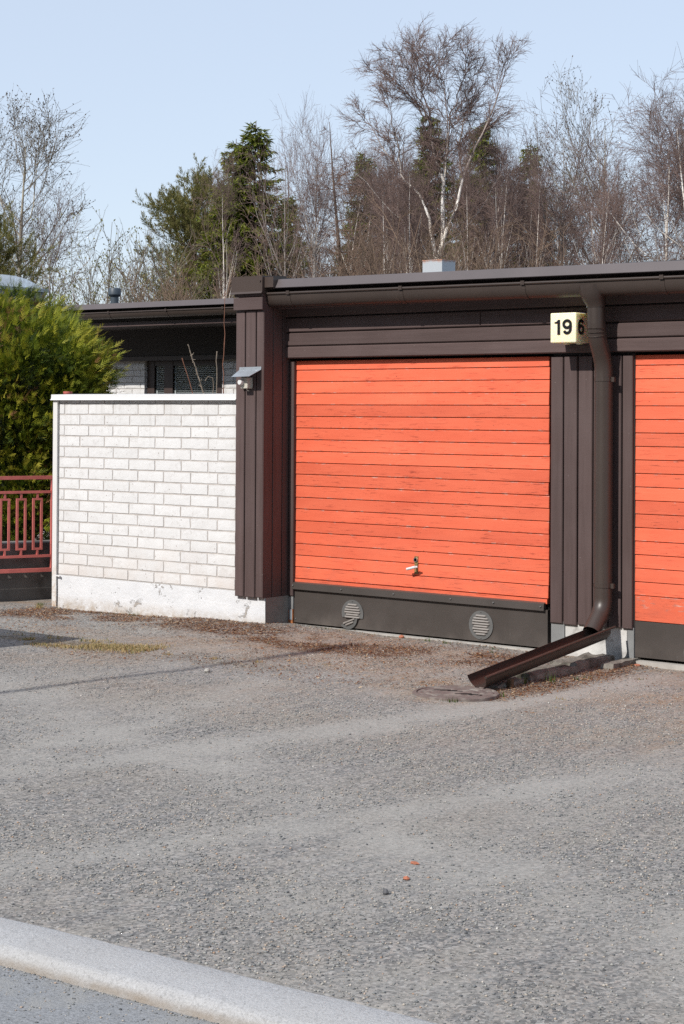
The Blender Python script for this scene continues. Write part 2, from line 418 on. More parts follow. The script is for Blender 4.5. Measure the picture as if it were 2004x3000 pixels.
# ------------------------------------------------------------------ geometry helpers
WLOC = {}
def mesh_np(name, v, loops, k, attr=None, smooth=False):
    """uniform k-gon mesh from numpy arrays"""
    me = bpy.data.meshes.new(name)
    v = np.ascontiguousarray(v, np.float32); loops = np.ascontiguousarray(loops, np.int32).ravel()
    me.vertices.add(len(v)); me.vertices.foreach_set('co', v.ravel())
    me.loops.add(len(loops)); me.loops.foreach_set('vertex_index', loops)
    nf = len(loops) // k
    me.polygons.add(nf); me.polygons.foreach_set('loop_start', np.arange(nf, dtype=np.int32) * k)
    if smooth: me.polygons.foreach_set('use_smooth', np.ones(nf, dtype=bool))
    me.update(calc_edges=True)
    for an, av in (attr or {}).items():
        a = me.attributes.new(an, 'FLOAT', 'POINT'); a.data.foreach_set('value', np.ascontiguousarray(av, np.float32))
    return me
class MB:
    def __init__(s): s.v = []; s.f = []; s.m = []; s.n = 0
    def add(s, vs, fs, mi=0):
        s.v.extend([tuple(map(float, p)) for p in vs])
        for f in fs: s.f.append(tuple(i + s.n for i in f)); s.m.append(mi)
        s.n += len(vs); return s
    def box(s, x0, x1, y0, y1, z0, z1, mi=0):
        v = [(x0, y0, z0), (x1, y0, z0), (x1, y1, z0), (x0, y1, z0), (x0, y0, z1), (x1, y0, z1), (x1, y1, z1), (x0, y1, z1)]
        return s.add(v, [(0, 3, 2, 1), (4, 5, 6, 7), (0, 1, 5, 4), (1, 2, 6, 5), (2, 3, 7, 6), (3, 0, 4, 7)], mi)
    def plank(s, x0, x1, z0, z1, yf, yb, ch=.004, tilt=0.0, mi=0):
        """board whose chamfered face looks to -Y; tilt pushes the lower edge out"""
        o = [(x0, z0), (x1, z0), (x1, z1), (x0, z1)]
        i = [(x0 + ch, z0 + ch), (x1 - ch, z0 + ch), (x1 - ch, z1 - ch), (x0 + ch, z1 - ch)]
        t = lambda z: -tilt * (z1 - z) / (z1 - z0)
        v = [(x, yf + t(z), z) for x, z in i] + [(x, yf + ch + t(z), z) for x, z in o] + [(x, yb, z) for x, z in o]
        f = [(0, 1, 2, 3), (11, 10, 9, 8)]
        for a in range(4):
            b = (a + 1) % 4
            f += [(4 + a, 4 + b, b, a), (8 + a, 8 + b, 4 + b, 4 + a)]
        return s.add(v, f, mi)
    def plank_x(s, y0, y1, z0, z1, xf, xb, ch=.004):
        """board whose chamfered face looks to +X"""
        t = MB().plank(y0, y1, z0, z1, -xf, -xb, ch)
        return s.add([(-p[1], p[0], p[2]) for p in t.v], t.f)
    def tube(s, pts, rad, n=12, cap=True, mi=0):
        pts = [Vector(p) for p in pts]
        if not hasattr(rad, '__len__'): rad = [rad] * len(pts)
        t0 = (pts[1] - pts[0]).normalized()
        a = t0.orthogonal().normalized(); vs = []; fs = []
        for i, p in enumerate(pts):
            t = (pts[min(i + 1, len(pts) - 1)] - pts[max(i - 1, 0)]).normalized()
            a = (a - t * a.dot(t)).normalized(); b = t.cross(a)
            for k in range(n):
                w = 2 * math.pi * k / n
                vs.append(p + (a * math.cos(w) + b * math.sin(w)) * rad[i])
        for i in range(len(pts) - 1):
            for k in range(n):
                k2 = (k + 1) % n
                fs.append((i * n + k, i * n + k2, (i + 1) * n + k2, (i + 1) * n + k))
        if cap:
            fs.append(tuple(range(n - 1, -1, -1))); fs.append(tuple((len(pts) - 1) * n + k for k in range(n)))
        return s.add(vs, fs, mi)
    def extrude(s, prof, fn0, fn1, cap=True, mi=0):
        """closed 2-D profile placed by fn0 and fn1 and joined"""
        n = len(prof)
        v = [fn0(*p) for p in prof] + [fn1(*p) for p in prof]
        f = [(i, (i + 1) % n, n + (i + 1) % n, n + i) for i in range(n)]
        if cap: f += [tuple(range(n - 1, -1, -1)), tuple(range(n, 2 * n))]
        return s.add(v, f, mi)
    def ball(s, c, r, n=8, m=5, sz=(1, 1, 1), mi=0):
        v = [(c[0], c[1], c[2] + r * sz[2])]; f = []
        for i in range(1, m):
            a = math.pi * i / m
            for k in range(n):
                w = 2 * math.pi * k / n
                v.append((c[0] + r * sz[0] * math.sin(a) * math.cos(w), c[1] + r * sz[1] * math.sin(a) * math.sin(w), c[2] + r * sz[2] * math.cos(a)))
        v.append((c[0], c[1], c[2] - r * sz[2]))
        for k in range(n): f.append((0, 1 + k, 1 + (k + 1) % n))
        for i in range(m - 2):
            for k in range(n):
                k2 = (k + 1) % n; a = 1 + i * n
                f.append((a + k, a + n + k, a + n + k2, a + k2))
        e = len(v) - 1; a = 1 + (m - 2) * n
        for k in range(n): f.append((a + k, e, a + (k + 1) % n))
        return s.add(v, f, mi)
    def mesh(s, name, smooth=False):
        me = bpy.data.meshes.new(name); me.from_pydata(s.v, [], s.f); me.update()
        if any(s.m): me.polygons.foreach_set('material_index', np.array(s.m, np.int32))
        if smooth: me.polygons.foreach_set('use_smooth', np.ones(len(s.f), dtype=bool))
        return me
def place(o, parent, w):
    COL.objects.link(o); WLOC[o.name] = Vector(w)
    if parent: o.parent = parent; o.location = Vector(w) - WLOC[parent.name]
    else: o.location = w
    return o
def tagp(o, label=None, cat=None, group=None, kind=None):
    for k, v in (('label', label), ('category', cat), ('group', group), ('kind', kind)):
        if v: o[k] = v
    return o
def thing(name, label, cat, loc, group=None):
    o = place(bpy.data.objects.new(name, None), None, loc); o.empty_display_size = .1
    return tagp(o, label, cat, group)
def smooth_by_angle(me, deg=40):
    try: me.set_sharp_from_angle(angle=math.radians(deg))
    except Exception: pass
def obj(name, geo, mats, parent=None, smooth=False, label=None, cat=None, group=None, kind=None):
    """link a world-space mesh as one object, its origin moved to the middle of its base"""
    me = geo.mesh(name, smooth) if isinstance(geo, MB) else geo
    n = len(me.vertices); co = np.empty(n * 3, np.float32); me.vertices.foreach_get('co', co); co = co.reshape(-1, 3)
    lo, hi = co.min(0), co.max(0); c = np.array([(lo[0] + hi[0]) / 2, (lo[1] + hi[1]) / 2, lo[2]], np.float32)
    me.vertices.foreach_set('co', (co - c).ravel()); me.update()
    if smooth: smooth_by_angle(me)
    for m in ([mats] if isinstance(mats, str) else mats): me.materials.append(MATS[m])
    o = place(bpy.data.objects.new(name, me), parent, [float(t) for t in c])
    return tagp(o, label, cat, group, kind)
def part(name, geo, mats, parent, smooth=False, label=None, kind=None): return obj(name, geo, mats, parent, smooth, label, kind=kind)
def shared(name, me, parent, w, rot=None):
    o = place(bpy.data.objects.new(name, me), parent, w)
    if rot: o.rotation_euler = rot
    return o
def arc_path(pts, rad=.06, n=5):
    """polyline with its corners rounded"""
    P = [Vector(p) for p in pts]; out = [P[0]]
    for i in range(1, len(P) - 1):
        d0 = (P[i - 1] - P[i]); d1 = (P[i + 1] - P[i]); k = min(rad, d0.length * .45, d1.length * .45)
        a = P[i] + d0.normalized() * k; b = P[i] + d1.normalized() * k
        for j in range(n + 1):
            t = j / n; out.append(a * (1 - t) ** 2 + P[i] * 2 * t * (1 - t) + b * t * t)
    out.append(P[-1]); return out
def text_geo(txt, w, h, depth, fn):
    """flat lettering normalised to w x h, mapped by fn(u, v, d)"""
    cu = bpy.data.curves.new('digits', 'FONT'); cu.body = txt; cu.extrude = .1; cu.offset = .018; cu.space_character = .92
    to = bpy.data.objects.new('digits_tmp', cu); COL.objects.link(to); bpy.context.view_layer.update()
    me = bpy.data.meshes.new_from_object(to.evaluated_get(bpy.context.evaluated_depsgraph_get()))
    bpy.data.objects.remove(to)
    co = np.array([v.co[:] for v in me.vertices]); lo, hi = co.min(0), co.max(0)
    mb = MB(); mb.add([fn((p[0] - lo[0]) / (hi[0] - lo[0]) * w, (p[1] - lo[1]) / (hi[1] - lo[1]) * h, (p[2] - lo[2]) / (hi[2] - lo[2]) * depth) for p in co], [tuple(f.vertices) for f in me.polygons])
    bpy.data.meshes.remove(me); return mb

# ------------------------------------------------------------------ ground, kerb, road
def gz(x, y):
    x = np.asarray(x, float); y = np.asarray(y, float)
    z = .05 * np.exp(-((x + .25) / 1.0) ** 2) * np.exp(-((y + .35) / .45) ** 2)
    z = z + .022 * np.exp(-((x - 1.5) / 1.2) ** 2) * np.exp(-((y + .1) / .5) ** 2)
    near = sstep(-6.7, -6.1, y - .06 * (x - 4.4)) * sstep(.3, -.1, y)
    z = z + near * (.022 * (fbm(x * .9, y * .9, 3) - .47) + .010 * (fbm(x * 5, y * 5, 9) - .47))
    rut = np.exp(-((x - 3.25 - .12 * np.sin(y)) / .16) ** 2) + np.exp(-((x - 1.0 + .1 * y) / .2) ** 2) * .4
    z = z - .012 * rut * near
    return z
def g_dust(x, y):
    n = fbm(x * 1.6, y * 1.2, 21); m = fbm(x * 5, y * 4, 23)
    xc = 3.37 - .032 * y * y
    t1 = 1.25 * np.exp(-((x - xc) / .19) ** 2) * sstep(-6.6, -4.0, y)
    t2 = np.exp(-((x - xc - 1.72) / .20) ** 2) * .8
    t3 = np.exp(-((x - (1.9 - .28 * (y + 3))) / .28) ** 2) * .6 * sstep(-1.3, -2.4, y)
    t4 = np.exp(-((y + 4.3 + .35 * (x - 3)) / .33) ** 2) * .5
    d = np.maximum.reduce([t1, t2, t3, t4]) * (.35 + 1.25 * m) + sstep(.5, .66, n) * .42 * (.4 + m)
    return np.clip(d, 0, 1) * sstep(-.02, -.6, y)
def g_moss(x, y):
    n = fbm(x * 2.2, y * 3.5, 5)
    band = np.exp(-((y + .62 + .12 * np.sin(x * 1.7)) / .24) ** 2) * sstep(-2.7, -2.2, x) * sstep(2.75, 2.2, x)
    tr = np.exp(-((x - 3.02) / .13) ** 2) * sstep(-1.9, -1.4, y)
    band2 = np.exp(-((y + .42) / .13) ** 2) * sstep(-2.7, -2.3, x) * sstep(.1, -.2, x)
    return np.clip((band * 1.5 + band2 + tr * .9) * sstep(.30, .5, n), 0, 1)
def g_soil(x, y):
    a = np.exp(-((x + .9) / 1.1) ** 2) * np.exp(-((y + 1.85 - .16 * (x + .9)) / .17) ** 2)
    b = np.exp(-((x - .85) / .5) ** 2) * np.exp(-((y + 1.75) / .16) ** 2) * .7
    return np.clip((a * 1.3 + b) * sstep(.3, .5, fbm(x * 3, y * 3, 31)), 0, 1)
def g_warm(x, y):
    n = fbm(x * 1.1, y * 1.6, 61)
    return np.clip(sstep(-4.2, -1.2, y) * sstep(.30, .58, n) * .95 + np.exp(-((x - 3.2) / .9) ** 2) * sstep(-3, -1.4, y) * sstep(.3, .6, fbm(x * 2, y * 2, 15)) * .6, 0, 1)
def axis_grid(a, b, step, far):
    o = list(np.arange(a, b + 1e-6, step)); k = step
    lo = [a]; 
    while lo[-1] > -far: k *= 1.35; lo.append(lo[-1] - k)
    k = step; hi = [o[-1]]
    while hi[-1] < far: k *= 1.35; hi.append(hi[-1] + k)
    return np.array(lo[:0:-1] + o + hi[1:])
def yk(x): return -6.615 + .053 * (np.asarray(x, float) - 4.4)      # back edge of the kerb
gx = axis_grid(-4.5, 7.6, .06, 600); gy = axis_grid(-7.15, .5, .06, 600)
GX, GY = np.meshgrid(gx, gy)
GZ = gz(GX, GY)
GZ = np.where(GY < yk(GX) - .065, -.16, GZ)
ni, nj = GX.shape
idx = np.arange(ni * nj).reshape(ni, nj)
quads = np.stack([idx[:-1, :-1], idx[:-1, 1:], idx[1:, 1:], idx[1:, :-1]], -1).reshape(-1, 4)
gm = mesh_np('gravel_yard', np.stack([GX, GY, GZ], -1).reshape(-1, 3), quads, 4,
             {'dust': g_dust(GX, GY).ravel(), 'moss': g_moss(GX, GY).ravel(), 'soil': g_soil(GX, GY).ravel(), 'warm': g_warm(GX, GY).ravel()}, True)
gm.materials.append(MATS['gravel_ground'])
go = place(bpy.data.objects.new('gravel_yard', gm), None, (0, 0, 0)); go['kind'] = 'structure'
go['label'] = 'grey gravel yard in front of the garages'
KD = math.atan(.053)
def along(u, v, z):
    """road frame: u along the kerb from (4.4, -6.615), v away from the yard"""
    return (4.4 + u * math.cos(KD) + v * math.sin(KD), -6.615 + u * math.sin(KD) - v * math.cos(KD), z)
rd = MB()
rd.add([along(-140, 8.2, -.045), along(140, 8.2, -.045), along(140, .24, -.045), along(-140, .24, -.045)], [(0, 1, 2, 3)])
obj('road', rd, 'asphalt', kind='structure', label='pale grey asphalt road below the kerb')
kb = MB()
kp = [(.0, -.16), (-.004, -.006), (.004, .004), (.016, .008), (.10, .009), (.205, .007), (.222, .004), (.236, -.004), (.245, -.018), (.249, -.034), (.255, -.16)]
for i in range(-9, 10):
    ua, ub = i * 4.0 - 1.2, i * 4.0 + 2.794
    n_ = 49; ring = []
    for q in range(n_):
        u = ua + (ub - ua) * q / (n_ - 1)
        ring += [along(u, v + (.006 * (vnoise(np.array(u * 9), np.array(k * 3.1), 4) - .5) if k < 9 else 0), z + (.006 * (vnoise(np.array(u * 11), np.array(k * 1.7), 5) - .5) if 0 < k < 10 else 0)) for k, (v, z) in enumerate(kp)]
    m_ = len(kp)
    f_ = [(q * m_ + k, q * m_ + k + 1, (q + 1) * m_ + k + 1, (q + 1) * m_ + k) for q in range(n_ - 1) for k in range(m_ - 1)]
    f_ += [tuple(range(m_ - 1, -1, -1)), tuple((n_ - 1) * m_ + k for k in range(m_))]
    kb.add(ring, f_)
obj('kerb', kb, 'kerb_concrete', kind='structure', smooth=True, label='pale concrete kerb with a worn edge')
# far side of the road, behind the camera, is the same sheet of ground

# loose gravel: real stones, too many to count
def stones(n, seed, sampler, rmin, rmax, tint=None):
    r_ = np.random.default_rng(seed)
    x, y = sampler(r_, n); n = len(x)
    s = rmin + (rmax - rmin) * r_.random(n) ** 3.2
    base = np.array([(1, 0, 0), (-.9, .15, 0), (.1, 1, 0), (-.1, -1, .1), (.05, .1, .75), (0, 0, -.6)])
    v = base[None] * (1 + .35 * (r_.random((n, 6, 3)) - .5)) * s[:, None, None]
    v = v * (np.stack([.8 + .7 * r_.random(n), .7 + .4 * r_.random(n), .6 + .45 * r_.random(n)], -1))[:, None]
    a = r_.random(n) * 6.283; c, q = np.cos(a)[:, None], np.sin(a)[:, None]
    v = np.stack([v[..., 0] * c - v[..., 1] * q, v[..., 0] * q + v[..., 1] * c, v[..., 2]], -1)
    v += np.stack([x, y, gz(x, y) + s * .22], -1)[:, None]
    fc = np.array([(0, 2, 4), (2, 1, 4), (1, 3, 4), (3, 0, 4), (2, 0, 5), (1, 2, 5), (3, 1, 5), (0, 3, 5)])
    loops = (fc[None] + (np.arange(n) * 6)[:, None, None]).reshape(-1)
    t = r_.random(n) if tint is None else tint(r_, n, x, y)
    me = mesh_np('gravel', v.reshape(-1, 3), loops, 3, {'tint': np.repeat(t, 6)})
    return me
CAMX, CAMY = 8.9103, -10.4686
def in_view(x, y, m=.30):
    dx, dy = x - CAMX, y - CAMY
    d = dx * -.628 + dy * .778; s = dx * .778 + dy * .628
    return (np.abs(s) < d * (.193 + m * .25) + m) & (y > yk(x) + .015) & (y < -.02)
def samp_all(r_, n):
    n0 = n; n = n * 3; x = r_.uniform(-4, 7.5, n * 2); y = -6.8 + 6.76 * r_.random(n * 2)
    k = in_view(x, y) & ~((y > -.30) & (x < -.03)) 
    k &= np.hypot(x - 2.842, y + 1.868) > .225 + .05 * r_.random(n * 2)
    k &= r_.random(n * 2) > g_dust(x, y) * .92
    k &= r_.random(n * 2) < .25 + 1.5 * sstep(.34, .62, fbm(x * 1.3, y * 2.2, 77))
    k &= r_.random(n * 2) < (7.0 / np.maximum(7.0, np.hypot(x - CAMX, y - CAMY))) ** 1.3
    return x[k][:n0], y[k][:n0]
def tint_all(r_, n, x, y):
    t = r_.random(n)
    warm = sstep(-2.2, -.6, y) * (r_.random(n) < .3)
    return np.where(warm, .74 + .26 * r_.random(n), t)
gs = stones(104000, 11, samp_all, .0018, .0072, tint_all)
gs.materials.append(MATS['gravel_stone'])
o = place(bpy.data.objects.new('loose_gravel', gs), None, (0, 0, 0))
tagp(o, 'loose grey and pinkish gravel lying over the yard', 'gravel', kind='stuff')
def samp_gutter(r_, n):
    u = r_.uniform(-1.2, 2.6, n); v = .252 + .5 * r_.random(n) ** 2.5
    return 4.4 + u * math.cos(KD) + v * math.sin(KD), -6.615 + u * math.sin(KD) - v * math.cos(KD)
def flat_road(me):
    co = np.empty(len(me.vertices) * 3, np.float32); me.vertices.foreach_get('co', co); co = co.reshape(-1, 6, 3)
    co[..., 2] += -.045 - gz(co[:, :, 0].mean(1), co[:, :, 1].mean(1))[:, None]; me.vertices.foreach_set('co', co.ravel().astype(np.float32)); me.update()
rg_ = stones(5000, 15, samp_gutter, .0012, .0055); flat_road(rg_); rg_.materials.append(MATS['gravel_stone'])
tagp(place(bpy.data.objects.new('road_grit', rg_), None, (0, 0, 0)), 'loose grit lying along the foot of the kerb', 'grit', kind='stuff')
def blades(n, seed, sampler, h0, h1, wid, tint, lean=.6, zfn=gz):
    r_ = np.random.default_rng(seed); x, y = sampler(r_, n); n = len(x)
    h = h0 + (h1 - h0) * r_.random(n); a = r_.random(n) * 6.283; l = lean * r_.random(n)
    b = np.stack([x, y, zfn(x, y) - .003], -1)
    side = np.stack([np.cos(a + 1.57), np.sin(a + 1.57), 0 * a], -1) * (wid * (.6 + .8 * r_.random(n)))[:, None]
    mid = b + np.stack([np.cos(a) * l * h * .35, np.sin(a) * l * h * .35, h * .6], -1)
    tip = b + np.stack([np.cos(a) * l * h, np.sin(a) * l * h, h * (1 - .35 * l)], -1)
    v = np.stack([b - side, b + side, mid + side * .7, mid - side * .7, tip], 1).reshape(-1, 3)
    f = np.array([(0, 1, 2), (0, 2, 3), (3, 2, 4)])
    loops = (f[None] + (np.arange(n) * 5)[:, None, None]).reshape(-1)
    return mesh_np('grass', v, loops, 3, {'tint': np.repeat(tint(r_, n), 5)})
# ------------------------------------------------------------------ the garage building
gar = thing('garage_building', 'low brown wooden garage row with two orange doors and brown gutter', 'garage', (2.6, 2.4, 0))
XR = 5.62
def jit(a): return random.uniform(-a, a)
# shell behind the cladding
sh = MB()
sh.box(-.325, XR, .14, 5.2, -.1, 2.60)
sh.box(-.325, -.075, -.27, .14, .20, 2.60)
sh.box(2.36, 2.96, -.004, .14, .20, 2.60)
sh.box(-.074, XR, -.02, .14, 2.075, 2.60)
part('wall_core', sh, 'soffit_dark', gar)
roof = MB()
roof.box(-.30, XR + .05, -.24, 5.35, 2.605, 2.655)
part('roof', roof, 'roof_felt', gar)
# corner post cladding
post = part('corner_post', MB().box(-.33, -.056, -.300, -.02, .27, 2.56), 'soffit_dark', gar)
for x0, x1 in ((-.332, -.242), (-.232, -.130), (-.120, -.050)):
    part('board', MB().plank(x0, x1, .245 + jit(.003), 2.44, -.325, -.301, .005), 'brown_wood_vertical', post)
for y0, y1 in ((-.322, -.216), (-.208, -.104), (-.096, -.012)):
    part('board', MB().plank_x(y0, y1, .245 + jit(.003), 2.56, -.047, -.055, .003), 'brown_wood_vertical', post)
part('trim_board', MB().plank(-.338, -.040, 2.442, 2.538, -.352, -.326, .004), 'brown_wood_horizontal', post)
part('trim_board', MB().plank(-.335, -.043, 2.545, 2.574, -.342, -.318, .003), 'brown_wood_horizontal', post)
cap = MB()
cp = [(-.372, 2.566), (-.360, 2.582), (-.360, 2.700), (-.08, 2.712), (-.08, 2.566)]
cap.extrude(cp[::-1], lambda y, z: (-.352, y, z), lambda y, z: (-.034, y, z))
cap.box(-.034, .055, -.335, -.10, 2.610, 2.690)
cap.tube([(-.055, -.362, 2.660), (-.055, -.368, 2.660)], .008, 8)
part('post_cap', cap, 'cap_metal', post)
# horizontal header cladding above the doors
hd = part('header', MB().box(-.066, XR, -.045, -.021, 2.085, 2.58), 'soffit_dark', gar)
for z0, z1, yf, joints in ((2.077, 2.166, -.070, ()), (2.172, 2.270, -.068, ()), (2.278, 2.388, -.068, (1.77,)), (2.396, 2.47, -.066, (3.9,))):
    xs = [-.058] + list(joints) + [XR]
    for a, b in zip(xs[:-1], xs[1:]):
        part('board', MB().plank(a + .001, b - .001, z0, z1, yf + jit(.001), -.044, .007), 'brown_wood_horizontal', hd)
# eave: wooden fascia behind the gutter, soffit, sloped metal edge
eave = part('eave', MB().box(-.045, XR, -.150, -.072, 2.470, 2.484), 'soffit_dark', gar)
part('fascia_board', MB().plank(-.045, XR, 2.452, 2.604, -.176, -.151, .004), 'brown_wood_horizontal', eave)
for xa, xb in ((.03, 3.59), (3.585, XR + .05)):
    k = -.0072
    za, zb = k * xa, k * xb
    pr = [(-.312, 2.607), (-.306, 2.602), (-.24, 2.660), (-.272, 2.673), (-.278, 2.671)]
    dy = -.003 if xa > 1 else 0
    part('edge_flashing', MB().extrude(pr, lambda y, z: (xa, y + dy, z + za), lambda y, z: (xb, y + dy, z + zb)), 'roof_metal', eave)
part('edge_flashing', MB().extrude([(-.300, 2.594), (-.285, 2.594), (-.26, 2.68), (-.275, 2.68)], lambda y, z: (-.03, y, z), lambda y, z: (.029, y, z)), 'brown_metal', eave)
# gutter
gc, gzc, gr_ = -.240, 2.556, .0625
pro = []
for i in range(15):
    a = math.pi + math.pi * i / 14
    pro.append((gc + gr_ * math.cos(a), gzc - .012 + (gr_ + .012) * math.sin(a) * 1.12))
inn = [(gc + (p[0] - gc) * .965, gzc - .012 + (p[1] - gzc + .012) * .97) for p in pro]
prof = [(gc - gr_, gzc + .006)] + pro + [(gc + gr_, gzc + .02), (gc + gr_ - .002, gzc + .02)] + inn[::-1] + [(gc - gr_ + .002, gzc + .006)]
sl = lambda x: -.0068 * x
gut = MB()
gut.extrude(prof[::-1], lambda y, z: (-.044, y, z + sl(0)), lambda y, z: (XR, y, z + sl(XR)))
gut.tube([(-.044, gc - gr_ - .002, gzc + .008), (XR, gc - gr_ - .002, gzc + .008 + sl(XR))], .0105, 10)
gut.extrude((pro + [(gc + gr_, gzc)])[::-1], lambda y, z: (-.045, y, z), lambda y, z: (-.041, y, z))
gutter = part('gutter', gut, 'brown_metal', gar, True)
for bx in (.167, 1.23, 2.271, 3.332, 4.39):
    b = MB(); h = sl(bx)
    bo = [(gc + (p[0] - gc) * 1.05, gzc + (p[1] - gzc) * 1.04 + h) for p in pro[:11]]
    bi = [(gc + (p[0] - gc) * 1.005, gzc + (p[1] - gzc) * 1.0 + h) for p in pro[:11]]
    b.extrude(bo + bi[::-1], lambda y, z: (bx, y, z), lambda y, z: (bx + .030, y, z))
    b.box(bx, bx + .030, gc - gr_ - .016, gc - gr_ + .012, gzc - .004 + h, gzc + .024 + h)
    part('bracket', b, 'brown_metal', gutter)
    part('bracket_bolt', MB().box(bx + .105, bx + .118, -.196, -.177, gzc + .012 + h, gzc + .034 + h), 'galvanised', gutter)
# downpipe
PX, PY = 2.805, -.112
dp = MB()
dp.tube([(PX - .012, -.236, 2.520 ), (PX - .010, -.234, 2.47), (PX - .006, -.226, 2.43), (PX, -.214, 2.395), (PX, -.212, 2.375)], [.094, .092, .078, .066, .064], 20)
pth = arc_path([(PX, -.212, 2.385), (PX, -.212, 2.195), (PX, PY, 2.00), (PX, PY, .36), (PX + .005, -.268, .212)], .075, 6)
dp.tube(pth, .0615, 20, False)
inner = [Vector(p) for p in pth]
dp.tube([inner[-1] + Vector((0, -.0005, 0)), inner[-2]], .058, 20, False)
downpipe = part('downpipe', dp, 'brown_metal', gar, True)
for (p, n) in (((PX, -.212, 2.228), (0, .0, 1)), ((PX, -.209, 2.209), (0, -.15, 1)), ((PX, -.202, 2.188), (0, -.3, 1)), ((PX, -.124, 2.030), (0, -.3, 1)), ((PX, -.116, 2.010), (0, -.15, 1)), ((PX, PY, 1.992), (0, 0, 1)), ((PX, -.114, .372), (0, 0, 1)), ((PX, -.120, .352), (0, .2, 1)), ((PX + .001, -.130, .335), (0, .45, 1)), ((PX + .001, -.143, .318), (0, .7, 1))):
    n = Vector(n).normalized(); p = Vector(p)
    part('pipe_seam', MB().tube([p - n * .003, p, p + n * .003], [.0605, .0655, .0605], 20, False), 'brown_metal', downpipe, True)
for cz in (1.892, .514):
    c = MB(); c.tube([(PX, PY, cz - .012), (PX, PY, cz + .012)], .0645, 20, False)
    c.box(PX + .055, PX + .085, PY - .010, PY + .012, cz - .016, cz + .016)
    c.box(PX - .008, PX + .008, PY + .06, -.026, cz - .008, cz + .008)
    part('pipe_clip', c, 'brown_metal', downpipe)
part('rivet', MB().ball((PX - .045, -.256, 2.372), .004), 'galvanised', downpipe)
# frame strips beside the doors and the pillar between them
part('frame_strip', MB().plank(-.040, .008, .243, 2.055, -.032, .10, .004), 'brown_wood_vertical', gar)
part('frame_strip', MB().plank(-.0735, -.042, .26, 2.073, -.018, .10, .002), 'soffit_dark', gar)
pil = part('pillar', MB().box(2.345, 2.985, -.0075, -.0045, .24, 2.07), 'soffit_dark', gar)
for i, (x0, x1) in enumerate(((2.338, 2.434), (2.444, 2.548), (2.558, 2.668), (2.678, 2.790), (2.798, 2.892), (2.902, 2.978))):
    part('board', MB().plank(x0, x1, .222 + jit(.006), 2.056, -.032 + jit(.001), -.008, .005), 'brown_wood_vertical', pil)
part('pillar_base', MB().box(2.45, 2.93, -.012, .14, -.1, .238), 'old_paint', gar)
for a, b in ((2.338, 2.445), (2.935, 2.985)):
    part('frame_foot', MB().box(a, b, -.016, .10, -.05, .235), 'frame_steel', gar)
part('frame_foot', MB().box(-.042, .004, -.022, .09, .142, .238), 'frame_steel', gar)
part('frame_foot', MB().box(-.040, .003, -.025, .09, .02, .139), 'rusty_steel', gar, label='rusty steel foot of the left door frame')
part('frame_foot', MB().plank(-.035, -.002, .058, .139, -.028, -.026, .003), 'galvanised', gar, label='bare zinc patch above the rust')
part('threshold', MB().box(-.04, 2.335, -.055, .14, -.1, .026), 'sill_concrete', gar)
part('threshold', MB().box(2.99, XR, -.045, .14, -.1, .022), 'sill_concrete', gar)
part('side_plinth', MB().box(-.330, -.045, -.285, .12, -.15, .244), 'bare_concrete', gar)
P = .0892; Z0 = 1.9852
def slat_vent(cx, cz, broken):
    """round louvred vent, its disc proud of the apron"""
    R_ = .103; mb = MB(); y = -.0165
    def disc(keep, tf):
        pts = [(R_ * math.cos(2 * math.pi * i / 40), R_ * math.sin(2 * math.pi * i / 40)) for i in range(40)]
        pts = [p for p in pts if keep(*p)]
        mb.extrude(pts, lambda a, b: tf(a, y, b), lambda a, b: tf(a, y + .004, b))
    rows = [(.066, .045), (.047, .064), (.028, .073), (.009, .076), (-.009, .062), (-.027, .072), (-.046, .062), (-.064, .043)]
    def louvre(zc, w, tf):
        p = [(-.0045, zc + .0075), (-.010, zc - .001), (-.0085, zc - .005), (.0, zc - .0055), (.0, zc + .0075)]
        n = len(p); vs = []
        for sx, k in ((-w, 0), (-w + .006, 1), (w - .006, 1), (w, 0)):
            for dy, z in p: vs.append(tf(sx, y + (dy if k else dy * .25) - .0, z if k else zc + (z - zc) * .6))
        f = [(a * n + i, a * n + (i + 1) % n, (a + 1) * n + (i + 1) % n, (a + 1) * n + i) for a in range(3) for i in range(n)]
        mb.add(vs, f, 1)
    idt = lambda a, b, c: (cx + a, b, cz + c)
    if not broken:
        disc(lambda a, b: True, idt)
        for zc, w in rows: louvre(zc, w, idt)
    else:
        disc(lambda a, b: b > -.036, idt)
        for zc, w in rows[:6]: louvre(zc, w, idt)
        t = math.radians(20)
        def tf(a, b, c):
            a2 = a * math.cos(t) - (c + .036) * math.sin(t); c2 = a * math.sin(t) + (c + .036) * math.cos(t)
            return (cx + a2 * .93 - .028, b - .012 - .10 * (c + .036), cz + c2 - .050)
        disc(lambda a, b: b < -.034, tf)
        for zc, w in rows[6:]: louvre(zc, w, tf)
    for sz in (.092, -.092):
        if broken and sz < 0: continue
        mb.ball((cx, y - .002, cz + sz), .0045)
    return mb
